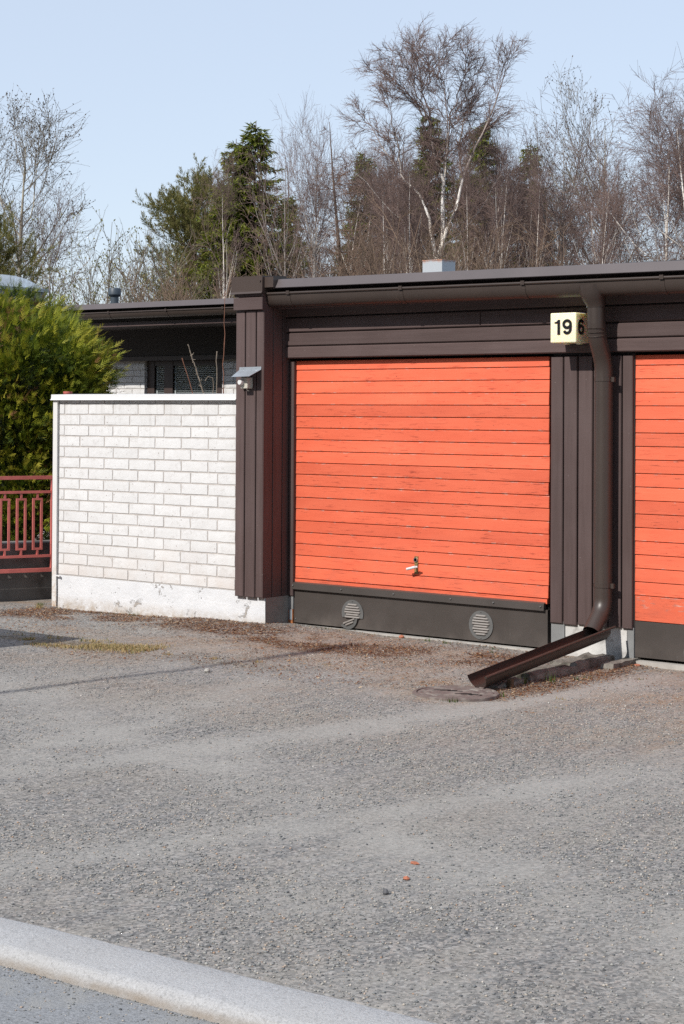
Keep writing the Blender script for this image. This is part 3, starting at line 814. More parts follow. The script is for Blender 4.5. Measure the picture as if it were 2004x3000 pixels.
def garage_door(xa, W, label, detail):
    dr = part('garage_door', MB().box(xa + .012, xa + W - .012, .026, .06, .05, 2.05), 'soffit_dark', gar, label=label)
    zs = [2.060] + [Z0 - P * k for k in range(19)]
    for k in range(19):
        e = jit(.0012)
        x0, x1 = xa + jit(.003), xa + W + jit(.004)
        part('plank', MB().plank(x0, x1, zs[k + 1] + .0022, zs[k] - .0022, e, .025, .0028, .003), 'orange_paint', dr)
    if detail:
        part('bottom_rail', MB().box(xa + .002, xa + W - .008, -.008, .03, .345, .3765), 'orange_paint', dr)
        ap = MB(); ap.plank(xa + .002, xa + W - .002, .040, .303, -.0095, .025, .001)
        apron = part('apron', ap, 'apron_metal', dr)
        fl = MB().extrude([(-.004, .356), (-.030, .346), (-.034, .298), (-.030, .298), (-.012, .306), (-.004, .306)], lambda y, z: (xa - .006, y, z), lambda y, z: (xa + W - .02, y, z))
        part('apron_flashing', fl, 'apron_metal', dr)
        for sx in (.01, .49, .985, 1.50, 1.87, 2.262):
            part('screw', MB().ball((xa + sx, -.035, .325), .007), 'vent_metal', dr)
        part('screw', MB().ball((xa + .022, -.011, .068), .006), 'vent_metal', dr)
        obj('vent', slat_vent(xa + .585, .150, True), ['vent_metal', 'vent_slat'], dr, label='round vent with its lower third broken and hanging')
        obj('vent', slat_vent(xa + 1.752, .156, False), ['vent_metal', 'vent_slat'], dr)
        h = part('handle', MB().plank(1.155, 1.188, .482, .612, -.008, .002, .002), 'worn_plate', dr)
        part('lock', MB().tube([(1.1695, -.006, .587), (1.1695, -.016, .587), (1.1695, -.016, .587), (1.1695, -.012, .587)], [.0165, .0165, .011, .006], 16), 'chrome', h, True)
        lv = MB()
        lv.tube([(1.178, -.006, .536), (1.178, -.058, .536)], .008, 10)
        lv.tube([(1.222, -.058, .539), (1.205, -.058, .538), (1.203, -.058, .538), (1.128, -.062, .519)], [.0065, .0065, .011, .0105], 10)
        part('lever', lv, 'bare_aluminium', h, True)
    else:
        ap = MB(); ap.plank(xa + .002, xa + W - .002, .040, .352, -.0095, .025, .001)
        part('apron', ap, 'apron_metal', dr)
    return dr
garage_door(0.0, 2.307, 'orange plank up-and-over door with lever handle and two round vents', True)
# the second door carries one plank less above its taller apron
dr2 = part('garage_door', MB().box(2.992, 5.28, .026, .06, .05, 2.05), 'soffit_dark', gar, label='orange plank door cut off by the right edge of the view')
zs2 = [2.058] + [1.986 - .0902 * k for k in range(19)]
for k in range(18):
    part('plank', MB().plank(2.980 + jit(.003), 5.29 + jit(.004), zs2[k + 1] + .002, zs2[k] - .002, jit(.0012), .025, .0028, .003), 'orange_paint', dr2)
part('plank', MB().plank(2.984, 5.286, .284, zs2[18] - .002, -.002, .025, .0028), 'orange_paint', dr2)
part('apron', MB().plank(2.986, 5.285, .042, .281, -.004, .025, .001), 'apron_metal', dr2)
part('frame_strip', MB().plank(5.29, 5.345, .243, 2.055, -.03, .10, .004), 'brown_wood_vertical', gar)
for x0, x1 in ((5.353, 5.45), (5.46, 5.56)):
    part('board', MB().plank(x0, x1, .23, 2.056, -.032, .13, .005), 'brown_wood_vertical', gar)
# sheet-metal flue box on the roof
fb = MB(); fb.box(.33, .525, 1.20, 1.385, 2.60, 2.905); fb.box(.328, .527, 1.198, 1.387, 2.790, 2.794); fb.box(.327, .528, 1.197, 1.388, 2.899, 2.906)
def flue_mat():
    m, nt, bs = mat_new('flue_metal'); g = G(nt)
    edge = g.ramp(g.axis(2), [(.0, 0.0), (1.0, 0.0)])
    zt = g.math('SUBTRACT', g.axis(2), 2.83); zt = g.math('MULTIPLY', zt, 14.0)
    r = g.ramp(g.math('MULTIPLY', g.math('ADD', zt, g.math('MULTIPLY', g.noise(20, 5, (1, 1, .25)), 1.0)), .5), [(.62, 0.0), (.80, .8)])
    c = g.mix(r, (.42, .45, .48), (.42, .15, .05)); g.l(c, bs.inputs['Base Color']); bs.inputs['Roughness'].default_value = .5; bs.inputs['Metallic'].default_value = .1
    MATS['flue_metal'] = m
flue_mat()
part('flue_box', fb, 'flue_metal', gar, label='small pale sheet-metal flue box rusting along its top edge')

# ------------------------------------------------------------------ lit number box on the header
nb = thing('house_number_lamp', 'cream plastic house number box reading 19 and 6 beside the downpipe', 'house number', (2.572, -.16, 2.138))
def rounded_box(x0, x1, y0, y1, z0, z1, b):
    import bmesh
    bm = bmesh.new(); bmesh.ops.create_cube(bm, size=1.0)
    for v in bm.verts: v.co = Vector(((x0 + x1) / 2 + v.co.x * (x1 - x0), (y0 + y1) / 2 + v.co.y * (y1 - y0), (z0 + z1) / 2 + v.co.z * (z1 - z0)))
    bmesh.ops.bevel(bm, geom=list(bm.edges), offset=b, segments=3, profile=.5, affect='EDGES')
    me = bpy.data.meshes.new('body'); bm.to_mesh(me); bm.free(); return me
obj('body', rounded_box(2.474, 2.676, -.258, -.078, 2.138, 2.340, .008), 'cream_plastic', nb, True)
part('mounting_plate', MB().box(2.50, 2.65, -.077, -.0705, 2.128, 2.32), 'brown_metal', nb)
for cx in (2.53, 2.63): part('clip', MB().box(cx - .014, cx + .014, -.15, -.12, 2.130, 2.1375), 'cream_plastic', nb)
def stroke(mb, pts, w, fn, depth, closed=False):
    """flat thick stroke along a 2-D centre line"""
    n = len(pts); L_, R_2 = [], []
    for i in range(n):
        a = pts[i - 1] if (closed or i) else pts[i]; b = pts[(i + 1) % n] if (closed or i < n - 1) else pts[i]
        tx, ty = b[0] - a[0], b[1] - a[1]; k = w / 2 / max(1e-9, math.hypot(tx, ty))
        L_.append((pts[i][0] - ty * k, pts[i][1] + tx * k)); R_2.append((pts[i][0] + ty * k, pts[i][1] - tx * k))
    v = [fn(x, y, depth) for x, y in L_] + [fn(x, y, depth) for x, y in R_2] + [fn(x, y, 0) for x, y in L_] + [fn(x, y, 0) for x, y in R_2]
    f = []
    for i in range(n if closed else n - 1):
        j = (i + 1) % n; f += [(i, n + i, n + j, j), (2 * n + i, i, j, 2 * n + j), (n + i, 3 * n + i, 3 * n + j, n + j)]
    mb.add(v, f)
def digit_six(fn, w, h, flip=False):
    q = (lambda x, y, d: fn(w - x, h - y, d)) if flip else fn
    mb = MB(); t = .020; rx, ry = w / 2 - t / 2, h * .325 - t / 2; cx, cy = w / 2, h * .325
    stroke(mb, [(cx + rx * math.cos(2 * math.pi * i / 36), cy + ry * math.sin(2 * math.pi * i / 36)) for i in range(36)], t, q, .003, True)
    arc = [(t / 2, cy), (t / 2 - .0005, h * .50)] + [(cx + (w / 2 - t / 2) * math.cos(a), h * .60 + (h * .40 - t / 2) * math.sin(a)) for a in [math.radians(165 - 7.5 * i) for i in range(19)]]
    stroke(mb, arc, t, lambda x, y, d: q(x, y, d * .9), .003)
    return mb
def digit_one(fn, h):
    t = .021; w = .044
    p = [(w - t, 0), (w, 0), (w, h), (w - t * .8, h), (w - t - .006, h * .885), (0, h * .845), (0, h * .755), (w - t, h * .755)]
    mb = MB(); n = len(p); mb.add([fn(x, y, .003) for x, y in p] + [fn(x, y, 0) for x, y in p], [(0, 1, 2, 3, 4, 5, 6, 7)] + [(i, n + i, n + (i + 1) % n, (i + 1) % n) for i in range(n)])
    return mb
ff = lambda x0: (lambda u, v, d: (x0 + u, -.2582 - d, 2.192 + v))
part('digit_one', digit_one(ff(2.509), .101), 'black_vinyl', nb)
part('digit_nine', digit_six(ff(2.571), .074, .104, True), 'black_vinyl', nb)
part('digit_six', digit_six(lambda u, v, d: (2.6762 + d, -.232 + u, 2.192 + v), .076, .106), 'black_vinyl', nb)

# ------------------------------------------------------------------ sensor with sheet-metal hood on the corner post
sn = thing('light_sensor', 'cream light sensor under a small bent metal hood on the corner post', 'sensor', (-.18, -.33, 1.838))
hd_ = MB()
def hood(y, z): return z
ho = [(-.290, -.066), (-.288, -.064)]
hd_.add([(-.290, -.3275, 2.005), (-.066, -.3275, 2.008), (-.066, -.3285, 1.985), (-.290, -.3285, 1.983), (-.262, -.452, 1.927), (-.080, -.452, 1.930),
         (-.290, -.3300, 2.005), (-.066, -.3300, 2.008), (-.066, -.3315, 1.986), (-.290, -.3315, 1.984), (-.262, -.4535, 1.929), (-.080, -.4535, 1.932)],
        [(0, 1, 2, 3), (3, 2, 5, 4), (9, 8, 7, 6), (10, 11, 8, 9), (0, 6, 7, 1), (1, 7, 8, 2), (2, 8, 11, 5), (5, 11, 10, 4), (4, 10, 9, 3), (3, 9, 6, 0)])
part('hood', hd_, 'galvanised', sn)
for sx in (-.245, -.118): part('screw', MB().ball((sx, -.3315, 1.996), .004), 'chrome', sn)
obj('box', rounded_box(-.222, -.152, -.392, -.3265, 1.840, 1.925, .006), 'cream_box', sn, True)
part('knob', MB().tube([(-.205, -.392, 1.888), (-.205, -.418, 1.888), (-.205, -.424, 1.888), (-.205, -.424, 1.888)], [.022, .022, .018, .004], 18), 'white_paint', sn, True)
part('cable', MB().tube(arc_path([(-.185, -.36, 1.842), (-.182, -.36, 1.828), (-.176, -.345, 1.822)], .01), .004, 8), 'cream_box', sn, True)
# ------------------------------------------------------------------ white brick wall
bw = thing('brick_wall', 'low white brick garden wall with white metal coping beside the garage', 'brick wall', (-1.4, -.2, 0))
YB = -.285
part('mortar_core', MB().box(-2.381, -.334, YB + .0042, -.10, .278, 1.752), 'mortar', bw)
def brick_variants(L, H, D, n, amp, seed):
    r_ = np.random.default_rng(seed); out = []
    for q in range(n):
        nx, nz = 6, 4
        xs = np.linspace(-L / 2, L / 2, nx); zs = np.linspace(0, H, nz); v = []
        for j in range(nz):
            for i in range(nx):
                edge = i in (0, nx - 1) or j in (0, nz - 1)
                y = r_.uniform(-amp, amp * .3) + (amp * 1.2 if edge else 0)
                v.append((xs[i] + (r_.uniform(-.0022, .0022) if edge else 0), y, zs[j] + (r_.uniform(-.0018, .0018) if edge else 0)))
        f = [(j * nx + i, j * nx + i + 1, (j + 1) * nx + i + 1, (j + 1) * nx + i) for j in range(nz - 1) for i in range(nx - 1)]
        per = [i for i in range(nx)] + [j * nx + nx - 1 for j in range(1, nz)] + [(nz - 1) * nx + i for i in range(nx - 2, -1, -1)] + [j * nx for j in range(nz - 2, 0, -1)]
        b0 = len(v)
        for p in per: v.append((v[p][0], D, v[p][2]))
        m = len(per)
        f += [(per[k], b0 + k, b0 + (k + 1) % m, per[(k + 1) % m]) for k in range(m)]
        me = bpy.data.meshes.new('brick'); me.from_pydata(v, [], f); me.update(); out.append(me)
    return out
BR = brick_variants(.281, .077, .04, 10, .0005, 3)
for me in BR: me.materials.append(MATS['white_brick'])
CUT = {}
def lay_brick(x0, x1, z0, h, y, parent, variants=None, mat='white_brick', H=.077):
    variants = variants or BR
    if x1 - x0 > .262 and abs(h - H) < .002:
        o = shared('brick', random.choice(variants), parent, ((x0 + x1) / 2, y + random.uniform(-.0012, .001), z0))
        o.scale = ((x1 - x0) / .281, 1, 1)
    else:
        key = (round(x1 - x0, 2), round(h, 2), mat)
        if key not in CUT:
            CUT[key] = brick_variants(x1 - x0, h, .04, 1, .0006, len(CUT) + 40)[0]; CUT[key].materials.append(MATS[mat])
        shared('brick', CUT[key], parent, ((x0 + x1) / 2, y, z0))
XL, XRB = -2.376, -.338
for k in range(0, 17):
    z0 = 1.7286 - .09 * k
    off = -2.126 if k % 2 == 0 else -2.316
    js = [off + .294 * i + random.uniform(-.003, .003) for i in range(-1, 9)]
    ed = [XL - .0065] + [j for j in js if XL + .02 < j < XRB - .02] + [XRB + .0065]
    for a, b in zip(ed[:-1], ed[1:]):
        lay_brick(a + .0065, b - .0065, z0 + random.uniform(-.001, .001), .024 if k == 0 else .077, YB, bw)
pc = MB()
nx, nz = 60, 8
for j in range(nz):
    for i in range(nx):
        x = -2.378 + (2.333) * i / (nx - 1); z = -.15 + (.4285) * j / (nz - 1)
        top = .2785 if x < -.335 else .2425
        z = -.15 + (top + .15) * j / (nz - 1)
        pc.v.append((x, YB - .004 - .012 * (fbm(np.array(x * 7), np.array(z * 9), 8) - .45), z))
pc.n = len(pc.v)
for j in range(nz - 1):
    for i in range(nx - 1): pc.f.append((j * nx + i, j * nx + i + 1, (j + 1) * nx + i + 1, (j + 1) * nx + i)); pc.m.append(0)
pc.box(-2.378, -.335, YB + .012, -.11, -.15, .2775); pc.box(-.3345, -.049, YB + .012, -.20, -.15, .2415)
part('plinth', pc, 'plinth_paint', bw, True)
part('coping', MB().extrude([(-.325, 1.752), (-.325, 1.7575), (-.316, 1.764), (-.314, 1.800), (-.07, 1.806), (-.07, 1.752)][::-1], lambda y, z: (-2.452, y, z), lambda y, z: (-.3345, y, z)), 'white_paint', bw)
part('corner_strip', MB().box(-2.440, -2.388, -.302, -.245, .01, 1.7515), 'strip_paint', bw)
part('bracket', MB().box(-2.386, -2.345, -.318, -.300, .268, .278), 'white_paint', bw)
part('bracket_knob', MB().ball((-2.340, -.311, .268), .010), 'white_paint', bw, True)

# ------------------------------------------------------------------ stair wall and red railing left of the brick wall
TA = math.radians(-23.0)
def turn(x, y, z):
    dx, dy = x + 2.87, y - .10
    return (-2.87 + dx * math.cos(TA) - dy * math.sin(TA), .10 + dx * math.sin(TA) + dy * math.cos(TA), z)
def turned(mb): mb.v = [turn(*p) for p in mb.v]; return mb
part_rw = MB()
part_rw.box(-3.25, -2.955, -2.6, 2.2, -.1, .50)
part_rw.v = [turn(*p) for p in part_rw.v]
obj('retaining_wall', part_rw, 'dark_concrete', label='dark stained low concrete wall behind the red railing', cat='wall')
rl = thing('railing', 'red painted steel railing with rectangular loops beside the white wall', 'railing', (-2.87, -.6, .2))
RX = -2.87
for n_, z0, z1, w in (('top_rail', 1.062, 1.092, .040), ('rail', .940, .962, .026), ('rail', .380, .402, .026), ('bottom_rail', .252, .284, .040)):
    part(n_, turned(MB().box(RX - w / 2, RX + w / 2, -2.5, .105, z0, z1)), 'red_rail', rl)
for py in (.088, -1.15, -2.45):
    part('post', turned(MB().box(RX - .0185, RX + .0185, py - .016, py + .016, .2845, 1.0615)), 'red_rail', rl)
def loop_bar(yc, w):
    b = MB(); t = .0095
    for s in (-1, 1): b.box(RX - t, RX + t, yc + s * w - t, yc + s * w + t, .446, .898)
    for z in (.446, .880): b.box(RX - t + .0005, RX + t - .0005, yc - w + t, yc + w - t, z, z + .018)
    for z0, z1 in ((.4025, .4455), (.8985, .9395)): b.box(RX - t, RX + t, yc - .0085, yc + .0085, z0, z1)
    return b
for i in range(12):
    yc = -.050 - .147 * i
    if abs(yc + 1.15) < .05: continue
    part('loop_bar', turned(loop_bar(yc, .036)), 'red_rail', rl)
rp = MB(); rp.tube([(-3.80, 1.10, 1.0), (-3.80, 1.10, 1.845)], .04, 14); rp.tube([(-3.80, 1.10, 1.83), (-3.80, 1.10, 1.848)], .044, 14)
obj('red_post', rp, 'red_rail', smooth=True, label='top of a round red post peeping over the white coping', cat='post')

# ------------------------------------------------------------------ trough, stones and manhole by the downpipe
tr = MB()
A = Vector((2.868, -1.690, .083)); B = Vector((2.852, -.195, .240)); ax = (B - A).normalized()
sd = ax.cross(Vector((0, 0, 1))).normalized(); nn = sd.cross(ax).normalized()
tp = []
for i in range(17):
    a = math.pi * i / 16; tp.append((math.cos(a) * .064, -math.sin(a) * .078))
ti = [(p[0] * .965, p[1] * .972) for p in tp]
pf = [(.0665, .004)] + tp + [(-.0625, .010), (-.0605, .010)] + ti[::-1] + [(.0615, .004)]
end = lambda c, k=0: (lambda u, w: c + sd * u + nn * w + ax * (k * w))
tr.extrude(pf, end(A, -.45), end(B, 0.1))
lip = Vector(sd * .0655 + nn * .004)
tr.tube([A + lip, B + lip + ax * .05], .0085, 10)
obj('drain_trough', tr, 'brown_metal', smooth=True, label='brown half-round drain trough sloping from the downpipe to the ground', cat='trough')
obj('trough_scrap', MB().plank(2.915, 2.945, -.01, .05, -1.435, -1.40, .004), 'needle_wood', label='small brown leaf-like scrap by the low end of the trough', cat='scrap')  # small block standing for a brown leaf-like scrap
def rough_block(cx, cy, lx, ly, z0, z1, rot, seed, taper=.12):
    r_ = np.random.default_rng(seed); n = 7; mb = MB(); v = []
    c, s = math.cos(rot), math.sin(rot)
    for lev, (z, k) in enumerate(((z0, 1.04), (z0 + (z1 - z0) * .55, 1.0), (z1, 1 - taper * .5))):
        ring = []
        for i in range(4 * n):
            e, t = divmod(i, n); t = t / n * 2 - 1
            x, y = ((t, -1), (1, t), (-t, 1), (-1, -t))[e]
            px = x * lx / 2 * k * (1 + r_.uniform(-.06, .05)); py = y * ly / 2 * k * (1 + r_.uniform(-.05, .05))
            ring.append((cx + px * c - py * s, cy + px * s + py * c, z + (r_.uniform(-.010, .006) if lev == 2 else r_.uniform(-.004, .004))))
        v += ring
    m = 4 * n; v.append((cx, cy, z1 + .004)); f = []
    for l in range(2):
        for i in range(m): f.append((l * m + i, l * m + (i + 1) % m, (l + 1) * m + (i + 1) % m, (l + 1) * m + i))
    for i in range(m): f.append((2 * m + i, 2 * m + (i + 1) % m, 3 * m))
    return mb.add(v, f)
obj('drain_stone', rough_block(2.765, -.30, .21, .52, -.03, .046, .02, 1), 'slab_stone', label='rough grey drain stone against the pillar base', cat='stone')
obj('drain_stone', rough_block(2.80, -.86, .20, .55, -.03, .036, -.04, 2), 'slab_stone', label='broken drain stone halfway along the trough', cat='stone')
obj('drain_stone', rough_block(2.975, -.16, .09, .40, -.03, .034, .03, 3), 'slab_stone', label='narrow kerb-like stone right of the downpipe foot', cat='stone')
obj('drain_stone', rough_block(2.835, -1.36, .15, .36, -.03, .022, .05, 4), 'slab_stone', label='low flat stone under the foot of the trough', cat='stone')
mh = thing('manhole_cover', 'round brown cast-iron manhole cover in the gravel below the trough', 'manhole', (2.842, -1.868, 0))
def ring_prof(prof, c, n=48):
    mb = MB(); v = []; m = len(prof)
    for i in range(n):
        w = 2 * math.pi * i / n
        for r, z in prof: v.append((c[0] + r * math.cos(w), c[1] + r * math.sin(w), c[2] + z))
    f = [(i * m + j, ((i + 1) % n) * m + j, ((i + 1) % n) * m + j + 1, i * m + j + 1) for i in range(n) for j in range(m - 1)]
    return mb.add(v, f)
MC = (2.842, -1.868, float(gz(2.842, -1.868)) + .006)
part('frame', ring_prof([(.262, -.03), (.256, .002), (.246, .007), (.232, .007), (.229, .001), (.222, -.02)], MC), 'cast_iron', mh, True)
lid = ring_prof([(.226, -.02), (.225, .003), (.218, .006), (.200, .006), (.195, .002), (.180, .002), (.175, .006), (.152, .006), (.147, .002), (.135, .002), (.130, .0055), (.10, .0055), (.001, .006)], MC)
part('lid', lid, 'cast_iron', mh, True)
for i, (dx, dy, rot, l) in enumerate(((-.105, .012, .1, .05), (-.062, .018, .0, .05), (-.018, .020, -.1, .045), (.070, -.022, .1, .05), (.112, -.020, .0, .05), (.15, -.014, -.1, .04))):
    s = MB(); cx, cy = MC[0] + dx, MC[1] + dy
    a = .62 + rot; ux, uy = math.cos(a), math.sin(a)
    s.add([(cx - ux * l - uy * .006, cy - uy * l + ux * .006, .0075 + MC[2]), (cx + ux * l - uy * .006, cy + uy * l + ux * .006, .0075 + MC[2]), (cx + ux * l + uy * .008, cy + uy * l - ux * .008, .0075 + MC[2]), (cx - ux * l + uy * .008, cy - uy * l - ux * .008, .0075 + MC[2])], [(3, 2, 1, 0)])
    part('slot', s, 'void_black', mh)
# chips and odd stones on the gravel
def chip(cx, cy, s, seed, mat, label, flat=.5):
    r_ = np.random.default_rng(seed); mb = MB().ball((0, 0, 0), 1.0, 7, 4)
    z = float(gz(cx, cy))
    mb.v = [(cx + p[0] * s[0] * (1 + r_.uniform(-.3, .3)), cy + p[1] * s[1] * (1 + r_.uniform(-.3, .3)), z + s[2] * .6 + p[2] * s[2] * (1 + r_.uniform(-.2, .2))) for p in mb.v]
    obj('brick_chip' if 'red' in label else 'pebble', mb, mat, label=label, cat='chip' if 'red' in label else 'stone')
chip(4.997, -5.182, (.020, .009, .007), 1, 'chip_brick', 'long red brick chip on the gravel')
chip(5.111, -5.38, (.014, .012, .008), 2, 'chip_brick', 'squarish red brick chip nearer the kerb')
chip(5.171, -5.581, (.012, .012, .012), 3, 'dark_stone', 'dark pebble nearest the kerb by the brick chips')
chip(1.11, -.098, (.024, .016, .014), 4, 'chip_brick', 'red brick chip under the gap of the door apron')
chip(3.06, -.10, (.024, .018, .010), 6, 'chip_brick', 'red brick chip at the corner of the right-hand door')
chip(1.10, -2.15, (.022, .02, .018), 8, 'gravel_stone_plain' if 'gravel_stone_plain' in MATS else 'sill_concrete', 'pale pebble on the gravel left of the middle')

# ------------------------------------------------------------------ house behind
hs = thing('house', 'low house behind with brown eaves, white brick and a window with blinds', 'house', (-7, 8, 0))
part('wall_core', MB().box(-16.6, -7.309, 5.608, 5.835, -.1, 2.715).box(-5.954, -1.0, 5.608, 5.835, -.1, 2.715).box(-7.3085, -5.9545, 5.608, 5.834, -.1, .995).box(-7.3085, -5.9545, 5.608, 5.834, 2.31, 2.714).box(-16.6, -1.0, 5.84, 12.5, -.1, 2.715), 'mortar', hs)
HB = brick_variants(.281, .068, .04, 6, .0022, 77)
for me in HB: me.materials.append(MATS['white_brick'])
for k in range(9):
    z0 = 1.555 + .080 * k
    off = -9.0 + (.147 if k % 2 else 0)
    for i in range(0, 15):
        a = off + .294 * i; b = a + .294
        for lo, hi in ((-9.2, -7.308), (-5.955, -4.6)):
            x0, x1 = max(a + .0065, lo), min(b - .0065, hi)
            if x1 - x0 > .03: lay_brick(x0, x1, z0, .068, 5.6, hs, HB, 'white_brick', .068)
# recess of the window: brick reveal on the left
for k in range(9):
    part('reveal_brick', MB().box(-7.330, -7.3085, 5.606, 5.74, 1.556 + .08 * k, 1.622 + .08 * k), 'white_brick', hs)
part('wall_board', MB().box(-16.6, -1.0, 5.56, 5.599, 2.36, 2.70), 'soffit_dark', hs)
part('trim_board', MB().box(-16.6, -1.0, 5.545, 5.585, 2.303, 2.3585), 'window_brown', hs)
win = part('window', MB().box(-7.306, -5.957, 5.73, 5.76, 1.0, 2.30), 'void_black', hs)
fr = [(-7.300, -7.175, 1.0, 2.30), (-7.000, -6.85, 1.0, 2.30), (-6.09, -5.96, 1.0, 2.30)]
for a, b, c, d in fr: part('frame', MB().box(a, b, 5.645, 5.725, c, d), 'window_brown', win)
part('frame', MB().box(-7.1745, -6.0905, 5.65, 5.72, 2.24, 2.2995), 'window_brown', win)
for a, b in ((-7.174, -7.001), (-6.849, -6.091)):
    part('pane', MB().box(a, b, 5.664, 5.668, 1.0, 2.239), 'window_glass', win)
    bl = MB()
    for i in range(50):
        z = 2.222 - .0235 * i; x0, x1 = a + .03, b - .006
        bl.add([(x0, 5.692, z), (x1, 5.692, z), (x1, 5.682, z + .0145), (x0, 5.682, z + .0145), (x0, 5.6935, z), (x1, 5.6935, z), (x1, 5.6835, z + .0145), (x0, 5.6835, z + .0145)],
               [(0, 1, 2, 3), (7, 6, 5, 4), (0, 4, 5, 1), (1, 5, 6, 2), (2, 6, 7, 3), (3, 7, 4, 0)])
    bl.box(a + .004, a + .026, 5.68, 5.70, 1.0, 2.238)
    part('blind', bl, 'blind_white', win, kind='stuff')
part('soffit', MB().box(-16.8, -.9, 4.78, 5.60, 2.70, 2.72), 'soffit_dark', hs)
part('fascia_board', MB().plank(-16.8, -.9, 2.695, 2.757, 4.75, 4.779, .004), 'brown_wood_horizontal', hs)
part('fascia_board', MB().box(-16.8, -.9, 4.757, 4.779, 2.760, 2.915), 'soffit_dark', hs)
hr = part('roof', MB().box(-16.9, -.85, 4.66, 12.8, 2.92, 2.966), 'roof_felt', hs)
part('edge_flashing', MB().extrude([(4.585, 2.918), (4.60, 2.915), (4.655, 2.96), (4.62, 2.985), (4.615, 2.984)], lambda y, z: (-16.9, y, z + .03), lambda y, z: (-.85, y, z - .03)), 'roof_metal', hr)
hg = MB()
hp = [(4.675 + .0625 * math.cos(math.pi + math.pi * i / 12), 2.865 + .075 * math.sin(math.pi + math.pi * i / 12)) for i in range(13)]
hi_ = [(4.675 + (p[0] - 4.675) * .96, 2.865 + (p[1] - 2.865) * .96) for p in hp]
hg.extrude((hp + hi_[::-1])[::-1], lambda y, z: (-16.9, y, z + .03), lambda y, z: (-.85, y, z - .02))
hg.tube([(-16.9, 4.612, 2.897), (-.85, 4.612, 2.847)], .010, 8)
hgu = part('gutter', hg, 'brown_metal', hs, True)
for bx in (-7.98, -6.95, -5.97, -5.05, -4.1):
    b = MB(); dz = -.0031 * (bx + 7.375)
    bo = [(4.675 + (p[0] - 4.675) * 1.06, 2.865 + (p[1] - 2.865) * 1.05 + dz) for p in hp[:9]]
    b.extrude(bo + [(4.675 + (p[0] - 4.675) * 1.005, 2.865 + (p[1] - 2.865) + dz) for p in hp[:9]][::-1], lambda y, z: (bx, y, z), lambda y, z: (bx + .03, y, z))
    b.box(bx, bx + .03, 4.598, 4.622, 2.855 + dz, 2.885 + dz)
    part('bracket', b, 'brown_metal', hgu)
vp = MB(); vp.tube([(-7.446, 5.2, 2.95), (-7.446, 5.2, 3.12)], .052, 14)
vp.tube([(-7.446, 5.2, 3.11), (-7.446, 5.2, 3.135), (-7.446, 5.2, 3.205), (-7.446, 5.2, 3.219), (-7.446, 5.2, 3.221)], [.06, .082, .080, .070, .01], 14)
part('vent_pipe', vp, 'vent_plastic', hr, True)
# roof-light dome on its kerb
sk = part('roof_light', MB().box(-13.30, -12.10, 7.0, 8.15, 2.96, 3.50), 'frame_steel', hr)
part('rim', MB().box(-13.35, -12.05, 6.95, 8.20, 3.505, 3.56), 'galvanised', hr)
dm = MB(); n = 16; v = []
for j in range(n + 1):
    for i in range(n + 1):
        x = -1 + 2 * i / n; y = -1 + 2 * j / n
        h = max(0, (1 - x ** 4) * (1 - y ** 4)) ** .6 * (1 - .25 * (x * x + y * y) / 2)
        v.append((-12.70 + x * .60, 7.575 + y * .575, 3.56 + .22 * h))
dm.add(v, [(j * (n + 1) + i, j * (n + 1) + i + 1, (j + 1) * (n + 1) + i + 1, (j + 1) * (n + 1) + i) for j in range(n) for i in range(n)])
part('dome', dm, 'dome_plastic', hr, True)

# ------------------------------------------------------------------ street lamp and cabinet outside the view, for the shadows they throw on the yard
lp = thing('street_lamp', 'grey street lamp across the road, outside the view, throwing the thin shadow', 'street lamp', (.05, -10.4, 0))
part('pole', MB().tube([(.05, -10.4, -.1), (.05, -10.4, 7.4)], [.036, .024], 12), 'galvanised', lp, True)
part('lamp_head', MB().tube([(.05, -10.45, 7.38), (.06, -10.1, 7.46), (.08, -9.75, 7.5), (.09, -9.55, 7.49)], [.03, .06, .07, .03], 12), 'galvanised', lp, True)
cb = thing('utility_cabinet', 'grey utility cabinet outside the view on the left, throwing the broad shadow', 'cabinet', (-1.7, -3.35, 0))
part('body', MB().box(-2.5, -.92, -3.55, -3.17, 0, 1.30), 'utility_paint', cb)
part('lid', MB().extrude([(-3.59, 1.302), (-3.13, 1.302), (-3.13, 1.325), (-3.36, 1.36), (-3.59, 1.325)], lambda y, z: (-2.53, y, z), lambda y, z: (-.89, y, z)), 'utility_paint', cb)
for x in (-2.1, -1.3): part('door', MB().plank(x - .36, x + .36, .12, 1.24, -3.562, -3.551, .004), 'utility_paint', cb)

